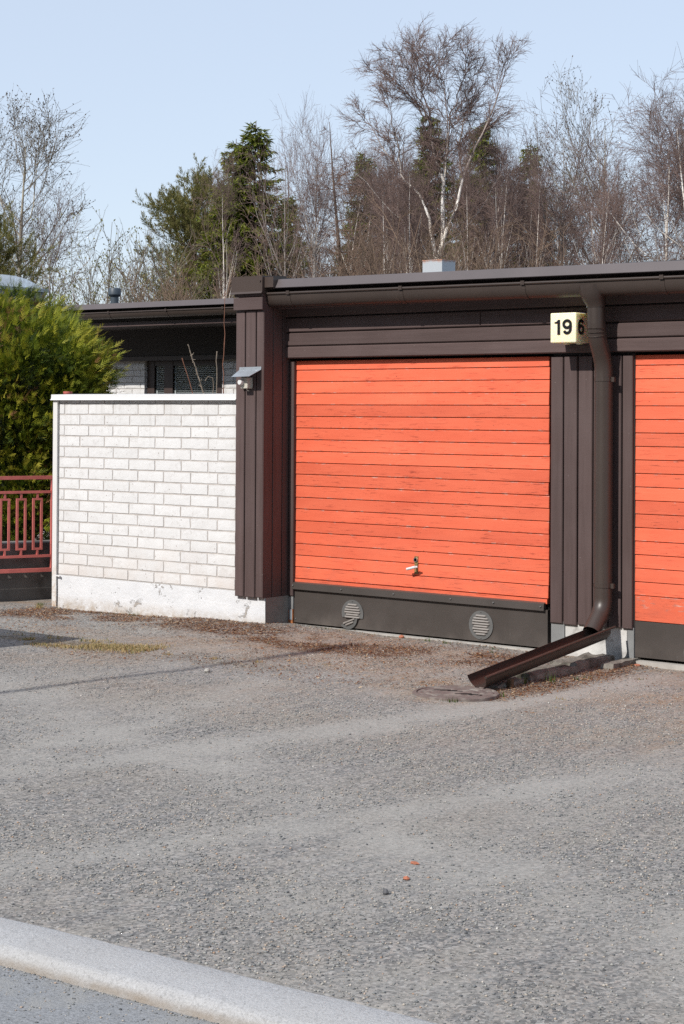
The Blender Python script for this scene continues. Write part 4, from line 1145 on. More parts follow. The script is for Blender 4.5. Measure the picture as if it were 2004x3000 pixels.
# ------------------------------------------------------------------ grass and litter
def sp_patch(r_, n):
    x = r_.normal(-.85, .8, n); y = -1.85 + .16 * (x + .9) + r_.normal(0, .11, n)
    k = (fbm(x * 4, y * 4, 6) > .42) & (x < .15); return x[k], y[k]
gme = blades(16000, 5, sp_patch, .010, .032, .0022, lambda r_, n: np.where(r_.random(n) < .12, .3, .62 + .38 * r_.random(n)), 1.2)
gme.materials.append(MATS['grass_blade'])
tagp(place(bpy.data.objects.new('dry_grass', gme), None, (0, 0, 0)), 'dry yellowish grass growing through the gravel at the left', 'grass', kind='stuff')
tufts = [(-1.45, -.335, 14, .05, .1), (-1.40, -.33, 14, .05, .1), (-.16, -.02, 10, .09, .05), (.42, -.16, 8, .03, .1), (1.36, -.14, 12, .05, .08), (1.55, -.16, 14, .05, .1), (1.95, -.15, 10, .05, .3), (2.05, -.30, 10, .04, .2), (2.90, -1.22, 18, .13, .25), (2.98, -1.05, 12, .10, .2), (3.06, -.86, 10, .06, .15), (3.08, -.75, 12, .05, .1), (2.98, -2.11, 16, .06, .2), (3.07, -1.72, 14, .06, .2), (-2.47, -.42, 40, .06, .8), (-2.52, -.36, 30, .06, .8), (-2.60, -.30, 30, .05, .2), (-2.68, -.22, 20, .05, .1), (-2.30, -.36, 10, .04, .6), (.9, -.75, 10, .03, .1), (.55, -.9, 8, .03, .2), (1.3, -.55, 10, .03, .1), (.15, -1.0, 8, .03, .2), (1.75, -.9, 8, .03, .3), (.35, -1.75, 40, .035, .8), (.75, -1.7, 50, .04, .8), (1.05, -1.62, 30, .035, .7), (1.5, -1.45, 14, .03, .5), (3.4, -1.6, 16, .03, .6), (3.35, -.6, 10, .03, .5), (3.6, -1.9, 14, .025, .7)]
for x in np.linspace(-2.2, -.5, 20): tufts.append((float(x) + random.uniform(-.05, .05), -.315 - random.random() * .05, random.randint(3, 9), .03, random.choice([.1, .5, .8])))
for x in np.linspace(0, 2.2, 16): tufts.append((float(x) + random.uniform(-.06, .06), -.09 - random.random() * .05, random.randint(2, 8), .028, random.choice([.1, .3, .8])))
TX, TY, TH, TT = [], [], [], []
for x, y, n, h, d in tufts:
    for _ in range(n): TX.append(x + random.gauss(0, .02)); TY.append(y + random.gauss(0, .014)); TH.append(h); TT.append(min(1, max(0, d + random.gauss(0, .12))))
TX, TY, TH, TT = map(np.array, (TX, TY, TH, TT))
tme = blades(len(TX), 6, lambda r_, n: (TX, TY), 1, 1, .0028, lambda r_, n: TT, .9)
co = np.empty(len(tme.vertices) * 3, np.float32); tme.vertices.foreach_get('co', co); co = co.reshape(-1, 5, 3)
hh = (TH * (.5 + .7 * np.random.default_rng(3).random(len(TX))))[:, None, None]; base = co[:, :2].mean(1, keepdims=True)
dd = co - base; wide = dd.copy(); dd[:, 2:] *= hh; 
co = base + dd; tme.vertices.foreach_set('co', co.reshape(-1).astype(np.float32)); tme.update(); tme.materials.append(MATS['grass_blade'])
tagp(place(bpy.data.objects.new('weed_grass', tme), None, (0, 0, 0)), 'small green and straw coloured weeds along the walls and stones', 'grass', kind='stuff')
def litter(n, seed):
    r_ = np.random.default_rng(seed)
    x = r_.uniform(-2.7, 3.6, n * 6); y = r_.uniform(-2.2, -.06, n * 6)
    w = g_moss(x, y) * .9 + .05 * (y > -1.2) + .16 * sstep(.46, .60, fbm(x * 1.7, y * 2.2, 88)) * (y > -2.3) + np.exp(-((x - 3.04) / .12) ** 2) * (y > -1.9) * .9 + np.exp(-((x - .8) / .6) ** 2 - ((y + 1.72) / .14) ** 2) * .25
    k = (r_.random(n * 6) < w) & ~((y > -.30) & (x < -.03)) & (np.hypot(x - 2.842, y + 1.868) > .2); x, y = x[k][:n], y[k][:n]; n = len(x)
    a = r_.random(n) * 6.283; L = .004 + .011 * r_.random(n) ** 2; wd = L * (.12 + .3 * r_.random(n)); z = gz(x, y) + .004 + .006 * r_.random(n)
    u = np.stack([np.cos(a), np.sin(a), r_.normal(0, .25, n)], -1) * L[:, None]; s = np.stack([-np.sin(a), np.cos(a), r_.normal(0, .3, n)], -1) * wd[:, None]
    c = np.stack([x, y, z], -1)
    v = np.stack([c - u, c + s, c + u, c - s], 1).reshape(-1, 3)
    return mesh_np('litter', v, np.arange(n * 4), 4, {'tint': np.repeat(r_.random(n), 4)})
lm = litter(34000, 9); lm.materials.append(MATS['needle_litter'])
tagp(place(bpy.data.objects.new('leaf_litter', lm), None, (0, 0, 0)), 'brown needles and leaf scraps strewn along the walls', 'litter', kind='stuff')
# ------------------------------------------------------------------ vectorised growth of woody plants
def nrm(v): return v / np.maximum(np.linalg.norm(v, axis=-1, keepdims=True), 1e-9)
def grow(r_, start, direc, length, npts, wander=.15, trop=(0, 0, .1)):
    """M polylines of npts points; trop is added to the heading at every step"""
    M = len(start); p = start.copy(); d = nrm(direc); out = [p]
    st = (length / (npts - 1))[:, None]; tr = np.asarray(trop, float)
    for i in range(npts - 1):
        d = nrm(d + r_.normal(0, wander, (M, 3)) + tr)
        p = p + d * st; out.append(p)
    return np.stack(out, 1)
def spawn(r_, pts, rad, counts, t0, t1, ang0, ang1):
    """children on parent polylines: start, heading, parent index, t, parent radius"""
    M, N = pts.shape[:2]
    idx = np.repeat(np.arange(M), counts); K = len(idx)
    t = t0 + (t1 - t0) * r_.random(K); f = t * (N - 1); i = np.clip(f.astype(int), 0, N - 2); w = (f - i)[:, None]
    p = pts[idx, i] * (1 - w) + pts[idx, i + 1] * w
    tan = nrm(pts[idx, i + 1] - pts[idx, i])
    rr = rad[idx, i] * (1 - w[:, 0]) + rad[idx, i + 1] * w[:, 0]
    ref = nrm(r_.normal(0, 1, (K, 3))); side = nrm(np.cross(tan, ref))
    a = (ang0 + (ang1 - ang0) * r_.random(K))[:, None]
    return p, nrm(tan * np.cos(a) + side * np.sin(a)), idx, t, rr
def taper(r0, r1, N, M=None):
    r0 = np.asarray(r0, float); r1 = np.asarray(r1, float)
    return r0[:, None] + (r1 - r0)[:, None] * (np.linspace(0, 1, N)[None] ** .85)
def tubes(groups):
    """groups of (pts M,N,3  rad M,N  sides) -> vertices and quad loops"""
    V, L, off = [], [], 0
    for pts, rad, S in groups:
        M, N = pts.shape[:2]
        tan = nrm(np.gradient(pts, axis=1)); ref = np.where(np.abs(tan[..., 2:3]) > .9, np.array([1., 0, 0]), np.array([0, 0, 1.]))
        a = nrm(np.cross(tan, ref)); b = np.cross(tan, a)
        w = np.arange(S) * 2 * np.pi / S
        v = pts[:, :, None] + rad[:, :, None, None] * (a[:, :, None] * np.cos(w)[:, None] + b[:, :, None] * np.sin(w)[:, None])
        id_ = np.arange(M * N * S).reshape(M, N, S) + off; nx_ = np.roll(id_, -1, axis=2)
        q = np.stack([id_[:, :-1], nx_[:, :-1], nx_[:, 1:], id_[:, 1:]], -1)
        V.append(v.reshape(-1, 3)); L.append(q.reshape(-1)); off += M * N * S
    return np.concatenate(V), np.concatenate(L)
def wood_mesh(name, groups, mat, smooth=False):
    v, l = tubes(groups); me = mesh_np(name, v, l, 4, smooth=smooth); me.materials.append(MATS[mat]); return me
def bare_tree(seed, H, kind):
    """meshes (trunk, crown) of a leafless tree standing at the origin"""
    r_ = np.random.default_rng(seed)
    S = dict(
        birch=dict(n1=26, l1=.30, a=(.35, .85), tr1=.10, n2=10, n3=9, tr2=.02, tr3=-.14, start=.30, bark='birch_bark', twig='birch_twig', r=.011, wob=.025),
        aspen=dict(n1=26, l1=.36, a=(.55, .95), tr1=.15, n2=8, n3=5, tr2=.10, tr3=.10, start=.32, bark='aspen_bark', twig='aspen_twig', r=.013, wob=.02),
        alder=dict(n1=24, l1=.34, a=(.45, .9), tr1=.10, n2=8, n3=6, tr2=.05, tr3=.02, start=.25, bark='grey_bark', twig='birch_twig', r=.012, wob=.03),
        larch=dict(n1=74, l1=.21, a=(1.2, 1.6), tr1=.02, n2=10, n3=4, tr2=-.03, tr3=-.08, start=.12, bark='conifer_bark', twig='larch_twig', r=.013, wob=.008),
        tall=dict(n1=34, l1=.24, a=(.35, .75), tr1=.13, n2=8, n3=6, tr2=.05, tr3=.0, start=.25, bark='birch_bark', twig='birch_twig', r=.010, wob=.02),
    )[kind]
    N0 = 14; z3 = np.zeros((1, 3))
    lean = np.array([[r_.normal(0, .05), r_.normal(0, .05), 1.0]])
    trunk = grow(r_, z3, lean, np.array([H]), N0, S['wob'], (0, 0, .03))
    tr_rad = taper([H * S['r']], [.008], N0)
    n1 = S['n1']
    p, d, idx, t, rr = spawn(r_, trunk, tr_rad, np.array([n1]), S['start'], .98, *S['a'])
    if kind == 'larch': prof = (1.03 - t) * 1.25
    elif kind == 'aspen': prof = np.sin(np.pi * np.clip((t - S['start'] * .75) / (1.05 - S['start'] * .75), .0, 1)) ** .6 * (1.15 - .35 * t)
    else: prof = np.sin(np.pi * np.clip((t - S['start'] * .6) / (1.10 - S['start'] * .6), 0, 1)) ** .7
    L1 = H * S['l1'] * prof * (.7 + .5 * r_.random(n1))
    b1 = grow(r_, p, d, L1, 8, .10, (0, 0, S['tr1'])); r1 = taper(np.minimum(rr * .6, .004 + L1 * .011), np.full(n1, .005), 8)
    c2 = np.maximum(2, (S['n2'] * (.45 + .75 * L1 / max(L1.mean(), .01))).astype(int))
    p, d, idx, t, rr = spawn(r_, b1, r1, c2, .12, 1.0, .4, .95)
    L2 = L1[idx] * (.26 + .34 * r_.random(len(idx))) * (1.15 - .6 * t) + .12
    b2 = grow(r_, p, d, L2, 6, .14, (0, 0, S['tr2'])); r2_ = taper(np.minimum(rr * .7, .0085), np.full(len(L2), .0045), 6)
    p, d, idx, t, rr = spawn(r_, b2, r2_, np.full(len(L2), S['n3']), .1, 1.0, .35, 1.0)
    L3 = np.clip(L2[idx] * (.3 + .5 * r_.random(len(idx))), .10, .75)
    b3 = grow(r_, p, d, L3, 4, .16, (0, 0, S['tr3'])); r3 = taper(np.full(len(L3), .0052), np.full(len(L3), .0030), 4)
    big = L1 > 0
    crown = [(b2, r2_, 3), (b3, r3, 3)]
    trunkg = [(trunk, tr_rad, 8)]
    extra = [b1, r1]
    limbs = r1[:, 0] > .022
    if kind in ('birch', 'aspen', 'alder', 'tall') and limbs.any(): trunkg.append((b1[limbs], r1[limbs], 5)); 
    else: limbs[:] = False
    if (~limbs).any(): crown.append((b1[~limbs], r1[~limbs], 4))
    if kind == 'aspen': crown.append(('bud', b3))
    return trunkg, crown, S
def bud_quads(r_, b3, frac, size, M2=1):
    k = r_.random(len(b3)) < frac; tips = b3[k]; tips = np.concatenate([tips[:, -1], tips[:, 2]]); n = len(tips)
    u = nrm(r_.normal(0, .5, (n, 3)) + np.array([0, 0, .6])) * (size * (.6 + .8 * r_.random(n)))[:, None]
    s = nrm(np.cross(u, r_.normal(0, 1, (n, 3)))) * (size * .32)
    return np.stack([tips - u * .2, tips + u * .4 + s, tips + u, tips + u * .4 - s], 1).reshape(-1, 3), n
PROTO = {}
def tree_proto(key, seed, H, kind, buds=None):
    trunkg, crown, S = bare_tree(seed, H, kind)
    budsrc = [c for c in crown if isinstance(c[0], str)]; crown = [c for c in crown if not isinstance(c[0], str)]
    tm = wood_mesh('trunk', trunkg, S['bark'], True)
    cm = wood_mesh('crown', crown, S['twig'])
    bm_ = None
    if budsrc:
        r_ = np.random.default_rng(seed + 5); v, n = bud_quads(r_, budsrc[0][1], .9, .06)
        bm_ = mesh_np('buds', v, np.arange(n * 4), 4, {'tint': np.repeat(r_.random(n), 4)}); bm_.materials.append(MATS['bud'])
    top = max(float(c[0][..., 2].max()) for c in crown)
    PROTO[key] = (tm, cm, bm_, top)
def put_tree(name, key, x, y, H, rot, label, group, tilt=(0, 0), cat='tree', wide=1.0):
    tm, cm, bm_, H0 = PROTO[key]; k = H / H0
    t = thing(name, label, cat, (x, y, -.05), group)
    for nm, me in (('trunk', tm), ('crown', cm), ('buds', bm_)):
        if me is None: continue
        o = shared(nm, me, t, (x, y, -.05)); o.rotation_euler = (tilt[0], tilt[1], rot); o.scale = (k * wide, k * wide, k)
    return t
# conifers ---------------------------------------------------------
def needle_sprays(r_, pts, dens, ln, wd, droop):
    """flat needled shoots set along branch polylines"""
    M, N = pts.shape[:2]; L = np.linalg.norm(np.diff(pts, axis=1), axis=2).sum(1)
    cnt = np.maximum(3, (L * dens).astype(int)); fake = np.zeros((M, N))
    p, d, idx, t, _ = spawn(r_, pts, fake, cnt, .12, 1.0, .45, 1.15)
    n = len(p); d = nrm(d + np.array([0, 0, droop])); l = (ln * (.5 + .8 * r_.random(n)) * (1.1 - .5 * t))[:, None]
    s = nrm(np.cross(d, r_.normal(0, .5, (n, 3)) + np.array([0, 0, 1.]))) * (wd * (.6 + .7 * r_.random(n)))[:, None]
    v = np.stack([p, p + d * l * .45 + s, p + d * l, p + d * l * .45 - s], 1)
    return v.reshape(-1, 3), n, np.repeat(np.clip(.25 + .5 * t + r_.normal(0, .2, n), 0, 1), 4)
def conifer_proto(key, seed, H, kind):
    r_ = np.random.default_rng(seed)
    trunk = grow(r_, np.zeros((1, 3)), np.array([[0, 0, 1.]]), np.array([H]), 12, .008, (0, 0, .05)); tr = taper([H * .013], [.008], 12)
    if kind == 'spruce':
        n1 = int(H * 60); p, d, idx, t, rr = spawn(r_, trunk, tr, np.array([n1]), .06, .985, 1.25, 1.65)
        L = H * .215 * (1.02 - t) ** .85 * (.65 + .55 * r_.random(n1)) * (1 + .25 * np.sin(np.arctan2(d[:, 1], d[:, 0]) * 3 + seed)) + .10
        b = grow(r_, p, d, L, 6, .05, (0, 0, -.02))
        b[:, :, 2] -= (np.linspace(0, 1, 6) ** 1.5)[None] * (L * .22)[:, None] - (np.linspace(0, 1, 6) ** 4)[None] * (L * .12)[:, None]
        v, n, tint = needle_sprays(r_, b, 75, .23, .020, -.45); mat = 'spruce_needle'
    else:
        n1 = int(H * 15); p, d, idx, t, rr = spawn(r_, trunk, tr, np.array([n1]), .30, 1.0, .7, 1.35)
        L = H * .24 * np.sin(np.pi * np.clip((t - .12) / .98, 0, 1)) ** .7 * (.6 + .6 * r_.random(n1)) + .15
        b0 = grow(r_, p, d, L, 6, .12, (0, 0, .08)); fk = np.full((n1, 6), .02)
        p2, d2, i2, t2, _ = spawn(r_, b0, fk, np.full(n1, 9), .30, 1.0, .4, 1.1)
        b = grow(r_, p2, d2, L[i2] * .28 * (.6 + .6 * r_.random(len(i2))) + .08, 4, .15, (0, 0, .2))
        v, n, tint = needle_sprays(r_, b, 125, .16, .0085, .25); mat = 'pine_needle'
        b = np.concatenate([b0], 0)
    cm = mesh_np('crown', v, np.arange(n * 4), 4, {'tint': tint}); cm.materials.append(MATS[mat])
    bl = taper(np.full(len(b), .014), np.full(len(b), .005), b.shape[1])
    tm = wood_mesh('trunk', [(trunk, tr, 7), (b, bl, 3)], 'conifer_bark')
    PROTO[key] = (tm, cm, None, H)
def shrub_proto(key, seed, H, stems, spread, twig, leaf=None, n2=10, n3=5):
    r_ = np.random.default_rng(seed)
    a = r_.random(stems) * 6.283; st = np.stack([np.cos(a), np.sin(a), 0 * a], -1) * (.35 * r_.random(stems))[:, None]
    d = np.stack([np.cos(a) * spread, np.sin(a) * spread, np.ones(stems)], -1) + r_.normal(0, .08, (stems, 3))
    L = H * (.6 + .45 * r_.random(stems))
    b0 = grow(r_, st, d, L, 9, .06, (0, 0, .05)); r0 = taper(np.full(stems, .022), np.full(stems, .005), 9)
    p, dd, i, t, rr = spawn(r_, b0, r0, np.full(stems, n2), .15, 1.0, .3, .8)
    L1 = L[i] * (.14 + .2 * r_.random(len(i))) * (1.2 - .6 * t); b1 = grow(r_, p, dd, L1, 5, .14, (0, 0, .08)); r1 = taper(np.full(len(i), .008), np.full(len(i), .0042), 5)
    p, dd, i, t, rr = spawn(r_, b1, r1, np.full(len(L1), n3), .1, 1.0, .3, .9)
    L2 = np.clip(L1[i] * (.3 + .4 * r_.random(len(i))), .08, .6); b2 = grow(r_, p, dd, L2, 4, .16, (0, 0, .05)); r2_ = taper(np.full(len(i), .005), np.full(len(i), .003), 4)
    top = float(np.percentile(b2[..., 2], 99.5))
    sm = wood_mesh('stems', [(b0, r0, 5)], twig); cm = wood_mesh('crown', [(b1, r1, 3), (b2, r2_, 3)], twig); bm_ = None
    if leaf:
        v, n = bud_quads(r_, b2, .9, .06); bm_ = mesh_np('buds', v, np.arange(n * 4), 4, {'tint': np.repeat(r_.random(n), 4)}); bm_.materials.append(MATS[leaf])
    PROTO[key] = (sm, cm, bm_, top)
for k_, s_, kd in (('birch_a', 1, 'birch'), ('birch_b', 2, 'birch'), ('birch_c', 3, 'birch'), ('tall_a', 4, 'tall'), ('tall_b', 5, 'tall'), ('aspen_a', 6, 'aspen'), ('aspen_b', 17, 'aspen'), ('alder_a', 8, 'alder'), ('alder_b', 9, 'alder'), ('larch_a', 10, 'larch')):
    tree_proto(k_, s_, 11.0, kd)
conifer_proto('spruce_a', 21, 10.0, 'spruce'); conifer_proto('spruce_b', 22, 10.0, 'spruce')
conifer_proto('pine_a', 23, 8.0, 'pine'); conifer_proto('pine_b', 24, 8.0, 'pine')
shrub_proto('willow_a', 31, 6.3, 14, .28, 'aspen_twig', 'willow_leaf', 11, 4); shrub_proto('willow_b', 32, 6.3, 12, .25, 'aspen_twig', 'willow_leaf', 11, 4)
shrub_proto('brush_a', 33, 5.2, 16, .30, 'brush_twig', None, 12, 5); shrub_proto('brush_b', 34, 5.2, 15, .34, 'brush_twig', None, 12, 5)

# the big forked birch in the middle
def big_birch():
    r_ = np.random.default_rng(101)
    fork = np.array([-.06, 0, 6.3])
    trunk = np.array([[(0, 0, 0), (.05, .02, 1.8), (-.02, .02, 4.2), fork, (-.02, 0, 6.75)]], float); tr = np.array([[.20, .18, .16, .14, .10]])
    # limbs measured from the photograph: bend points across the view, in metres right of the trunk and above ground
    right = np.array([.778, .628, 0]); deep = np.array([-.628, .778, 0])
    def L(pts, seed, dp):
        q = np.array([right * a + np.array([0, 0, z]) + deep * (dp * i / (len(pts) - 1)) for i, (a, z) in enumerate(pts)])
        tt = np.linspace(0, 1, len(q)); ti = np.linspace(0, 1, 12)
        o = np.stack([np.interp(ti, tt, q[:, k]) for k in range(3)], -1)
        o[1:] += np.random.default_rng(seed).normal(0, .035, (11, 3)); return o
    limbs = [L([(-.08, 6.47), (.08, 7.12), (.14, 7.76), (.11, 8.62), (.14, 9.24), (0, 9.7), (-.16, 10.02), (-.24, 10.69), (-.32, 11.43), (-.44, 12.13), (-.65, 12.96), (-.91, 13.7)], 1, .5),
             L([(.14, 9.24), (.23, 9.81), (.23, 10.35), (.26, 11.07), (.15, 11.81), (.06, 12.5), (-.05, 13.3)], 2, -.4),
             L([(.24, 10.45), (.38, 11.43), (.6, 12.13), (.78, 12.71), (.95, 13.3)], 3, .4),
             L([(.0, 6.9), (.3, 7.76), (.47, 8.14), (.6, 8.62), (.73, 9.44), (1.08, 10.19), (1.53, 10.99), (1.85, 11.96), (2.02, 12.6), (2.12, 13.0)], 4, -.7),
             L([(.72, 9.49), (.66, 10.13), (.67, 10.99), (.97, 11.64), (1.21, 12.4), (1.31, 13.0)], 5, .5),
             L([(-.1, 6.5), (-.25, 7.23), (-.31, 7.76), (-.43, 8.3), (-.56, 8.79), (-.94, 9.0), (-1.24, 9.49), (-1.61, 10.13), (-2.1, 10.94), (-2.53, 11.5)], 6, .8),
             L([(-1.24, 9.49), (-1.35, 10.35), (-1.51, 11.1), (-1.67, 11.85)], 7, -.5),
             L([(-.1, 6.45), (-.43, 7.01), (-.7, 7.42), (-1.08, 7.71), (-1.61, 8.19), (-2.15, 8.79), (-2.58, 9.27)], 8, -.9),
             L([(-.43, 11.21), (-.97, 12.02), (-1.51, 12.5), (-1.96, 12.7)], 9, .6),
             L([(-.3, 11.1), (-.7, 11.85), (-1.02, 12.71), (-1.35, 13.2)], 10, -.5),
             L([(.05, 7.05), (.38, 7.32), (.65, 7.48), (1.0, 7.98), (1.61, 8.62), (2.05, 9.59)], 11, 1.0),
             L([(-.44, 12.13), (-.3, 12.71), (-.05, 13.3), (.11, 13.7)], 12, -.3)]
    b0 = np.stack(limbs); n = len(b0)
    r0 = taper([.095, .036, .030, .070, .034, .070, .032, .042, .028, .028, .038, .022], np.full(n, .007), 12)
    Lm = np.linalg.norm(np.diff(b0, axis=1), axis=2).sum(1)
    p, d, i, t, rr = spawn(r_, b0, r0, (Lm * 5.0).astype(int), .08, 1.0, .35, .95)
    L1 = (.6 + 1.0 * r_.random(len(i))) * (1.2 - .5 * t)
    b1 = grow(r_, p, d, L1, 7, .12, (0, 0, .06)); r1 = taper(np.minimum(rr * .6, .020), np.full(len(i), .006), 7)
    p, d, i, t, rr = spawn(r_, b1, r1, (3 + L1 * 6).astype(int), .1, 1.0, .35, .9)
    L2 = L1[i] * (.25 + .35 * r_.random(len(i))) * (1.2 - .5 * t) + .1
    b2 = grow(r_, p, d, L2, 6, .14, (0, 0, .0)); r2_ = taper(np.full(len(i), .009), np.full(len(i), .0048), 6)
    p, d, i, t, rr = spawn(r_, b2, r2_, np.full(len(L2), 6), .1, 1.0, .35, .9)
    L3 = np.clip(L2[i] * (.35 + .5 * r_.random(len(i))), .12, .6)
    b3 = grow(r_, p, d, L3, 4, .14, (0, 0, -.06)); r3 = taper(np.full(len(i), .0046), np.full(len(i), .0028), 4)
    tm = wood_mesh('trunk', [(trunk, tr, 10), (b0, r0, 7)], 'birch_bark', True)
    cm = wood_mesh('crown', [(b1, r1, 4), (b2, r2_, 3), (b3, r3, 3)], 'birch_twig')
    PROTO['big'] = (tm, cm, None, 13.9)
big_birch()
G_B, G_S, G_A, G_P = 'bare birches behind the garages', 'spruces behind the garages', 'bare aspens and alders behind the buildings', 'pines behind the house'
put_tree('birch_tree', 'big', -23.8, 34.9, 13.6, 0, 'largest birch, forking low into white limbs, above the flue box', G_B)
put_tree('aspen_tree', 'aspen_a', -28.0, 21.3, 10.6, 1.0, 'broad budding aspen at the left, twin pale trunks above the roof light', G_A, wide=1.3)
put_tree('aspen_tree', 'aspen_b', -30.9, 22.0, 11.0, 2.2, 'aspen cut off by the left edge of the view', G_A)
put_tree('aspen_tree', 'alder_b', -27.4, 21.9, 8.2, 2.9, 'slim grey second trunk inside the broad left aspen', G_A, wide=.9)
put_tree('pine_tree', 'pine_b', -22.6, 15.6, 5.9, .4, 'small dark pine at the left edge beside the roof light', G_P)
put_tree('pine_tree', 'pine_a', -27.1, 27.2, 7.9, .0, 'rounded olive pine left of the tall green spruce', G_P)
put_tree('pine_tree', 'pine_b', -28.6, 29.2, 8.3, 1.5, 'brownish pine between the rounded pine and the spruce', G_P)
put_tree('spruce_tree', 'spruce_a', -24.4, 26.7, 9.9, .6, 'tallest bright green spruce left of the middle', G_S, wide=1.35)
put_tree('spruce_tree', 'spruce_b', -24.75, 26.6, 9.4, 2.0, 'second top of the green spruce pair, just left of the tallest', G_S, wide=1.15)
put_tree('spruce_tree', 'spruce_b', -26.1, 28.0, 8.6, 2.6, 'shorter spruce behind the thin white birch', G_S)
put_tree('spruce_tree', 'spruce_a', -27.5, 32.0, 8.6, 1.9, 'small spruce top right of the tall green spruce', G_S)
put_tree('birch_tree', 'tall_a', -19.6, 20.4, 8.0, .3, 'thin white birch in front of the green spruce', G_B, wide=.62)
put_tree('alder_tree', 'alder_a', -22.1, 26.0, 10.2, .5, 'grey alder with several stems right of the green spruce', G_A, wide=.62)
put_tree('alder_tree', 'alder_b', -21.6, 26.3, 10.4, 1.7, 'tall grey alder stem nearest the spruce group', G_A, wide=.62)
put_tree('alder_tree', 'tall_b', -22.2, 26.6, 9.4, 4.0, 'whitish stem left in the alder clump', G_A, wide=.62)
put_tree('larch_tree', 'larch_a', -28.3, 36.4, 11.4, .0, 'reddish brown bare larch left of the largest birch', 'bare larches behind the garages', wide=1.15)
put_tree('larch_tree', 'larch_a', -30.2, 40.5, 11.2, 2.0, 'brown larch mostly hidden behind the largest birch', 'bare larches behind the garages', wide=1.15)
put_tree('larch_tree', 'larch_a', -27.0, 42.0, 11.0, 4.1, 'brown larch filling the gap right of the largest birch', 'bare larches behind the garages', wide=1.15)
put_tree('spruce_tree', 'spruce_b', -32.2, 46.1, 13.6, 1.1, 'far spruce top showing through the largest birch', G_S)
put_tree('spruce_tree', 'spruce_a', -29.5, 45.7, 13.0, 2.9, 'far spruce just right of the largest birch', G_S)
put_tree('spruce_tree', 'spruce_b', -29.0, 47.9, 12.3, 4.4, 'yellowish far spruce right of the white straight birch', G_S)
put_tree('spruce_tree', 'spruce_a', -36.6, 47.2, 12.6, 5.0, 'far spruce behind the reddish larch', G_S)
put_tree('birch_tree', 'tall_b', -28.4, 38.9, 11.9, .8, 'white birch stem close left of the largest birch', G_B, wide=.62)
put_tree('birch_tree', 'tall_a', -29.3, 40.8, 11.4, 2.8, 'slender birch second to the left of the largest birch', G_B, wide=.62)
put_tree('birch_tree', 'tall_a', -23.7, 37.6, 11.2, 4.6, 'straight white birch right of the largest birch', G_B, wide=.62)
put_tree('birch_tree', 'birch_c', -26.5, 40.5, 11.2, 1.2, 'birch behind the right limbs of the largest birch', G_B, wide=1.0)
put_tree('birch_tree', 'birch_a', -27.8, 36.9, 10.2, 3.4, 'low birch under the left limbs of the largest birch', G_B, (0, -.12), wide=1.0)
put_tree('birch_tree', 'tall_b', -22.9, 38.4, 10.2, 5.5, 'leaning birch stem beside the straight white birch', G_B, (0, .12), wide=.62)
put_tree('aspen_tree', 'alder_a', -23.2, 40.6, 13.0, 2.2, 'tall yellowish aspen right of the largest birch', G_A, wide=.9)
put_tree('aspen_tree', 'aspen_b', -23.1, 43.2, 14.0, .2, 'tallest pale aspen near the right edge', G_A)
put_tree('birch_tree', 'tall_b', -17.0, 32.8, 9.2, 2.4, 'slim white birch in front of the tallest pale aspen', G_B, wide=.62)
put_tree('birch_tree', 'birch_b', -20.5, 37.6, 10.6, 1.9, 'bushy birch left of the slim white one', G_B, wide=1.0)
put_tree('birch_tree', 'birch_c', -19.2, 37.4, 9.0, 3.6, 'dark birch right of the slim white one', G_B, wide=1.0)
put_tree('birch_tree', 'birch_a', -13.2, 32.9, 11.6, .6, 'birch leaning in from the right edge', G_B, (.0, -.16), wide=1.0)
put_tree('birch_tree', 'birch_b', -15.9, 38.3, 12.6, 3.0, 'dense birch at the right edge', G_B, wide=1.0)
put_tree('birch_tree', 'birch_c', -18.2, 40.7, 10.0, 5.0, 'small birch before the gap near the right edge', G_B, wide=1.0)
put_tree('birch_tree', 'birch_b', -14.3, 35.6, 11.2, 4.3, 'birch crown filling the right edge', G_B, wide=1.0)
put_tree('larch_tree', 'larch_a', -34.2, 39.5, 11.2, 0.0, 'brown bare larch right of the green spruce pair', 'bare larches behind the garages', wide=1.15)
put_tree('birch_tree', 'birch_c', -35.4, 43.7, 12.1, 1.3, 'brown birch behind the grey alder clump', G_B, wide=1.0)
put_tree('larch_tree', 'larch_a', -32.6, 43.4, 12.0, 2.6, 'brown larch under the left crown of the largest birch', 'bare larches behind the garages', wide=1.15)
put_tree('birch_tree', 'birch_b', -34.0, 47.4, 12.1, 3.9, 'brown birch behind the left limbs of the largest birch', G_B, wide=1.0)
put_tree('larch_tree', 'larch_a', -31.6, 46.8, 12.0, 5.2, 'brown larch directly behind the fork of the largest birch', 'bare larches behind the garages', wide=1.15)
put_tree('birch_tree', 'birch_a', -28.5, 44.1, 11.0, 6.5, 'brown birch between the two far right spruces', G_B, wide=1.0)
put_tree('birch_tree', 'birch_c', -29.4, 48.6, 11.6, 7.8, 'brown birch left of the tall yellowish aspen', G_B, wide=1.0)
put_tree('birch_tree', 'tall_b', -26.1, 35.8, 9.3, 9.1, 'pale slanting birch under the left crown of the largest birch', G_B, wide=.62)
put_tree('birch_tree', 'tall_a', -26.7, 37.9, 9.8, 10.4, 'pale birch stem just left of the main fork', G_B, wide=.62)
put_tree('larch_tree', 'larch_a', -31.0, 37.0, 10.3, 0.5, 'brown larch behind the alder clump', 'bare larches behind the garages', wide=1.0)
put_tree('birch_tree', 'birch_b', -36.2, 45.6, 12.8, 2.2, 'tall brown birch right of the alder clump', G_B, wide=1.0)
put_tree('birch_tree', 'birch_a', -35.6, 48.6, 13.4, 3.9, 'tall brown birch behind the left half of the largest birch', G_B, wide=1.0)
put_tree('birch_tree', 'birch_c', -33.4, 50.5, 13.6, 5.6, 'tall brown birch behind the right half of the largest birch', G_B, wide=1.0)
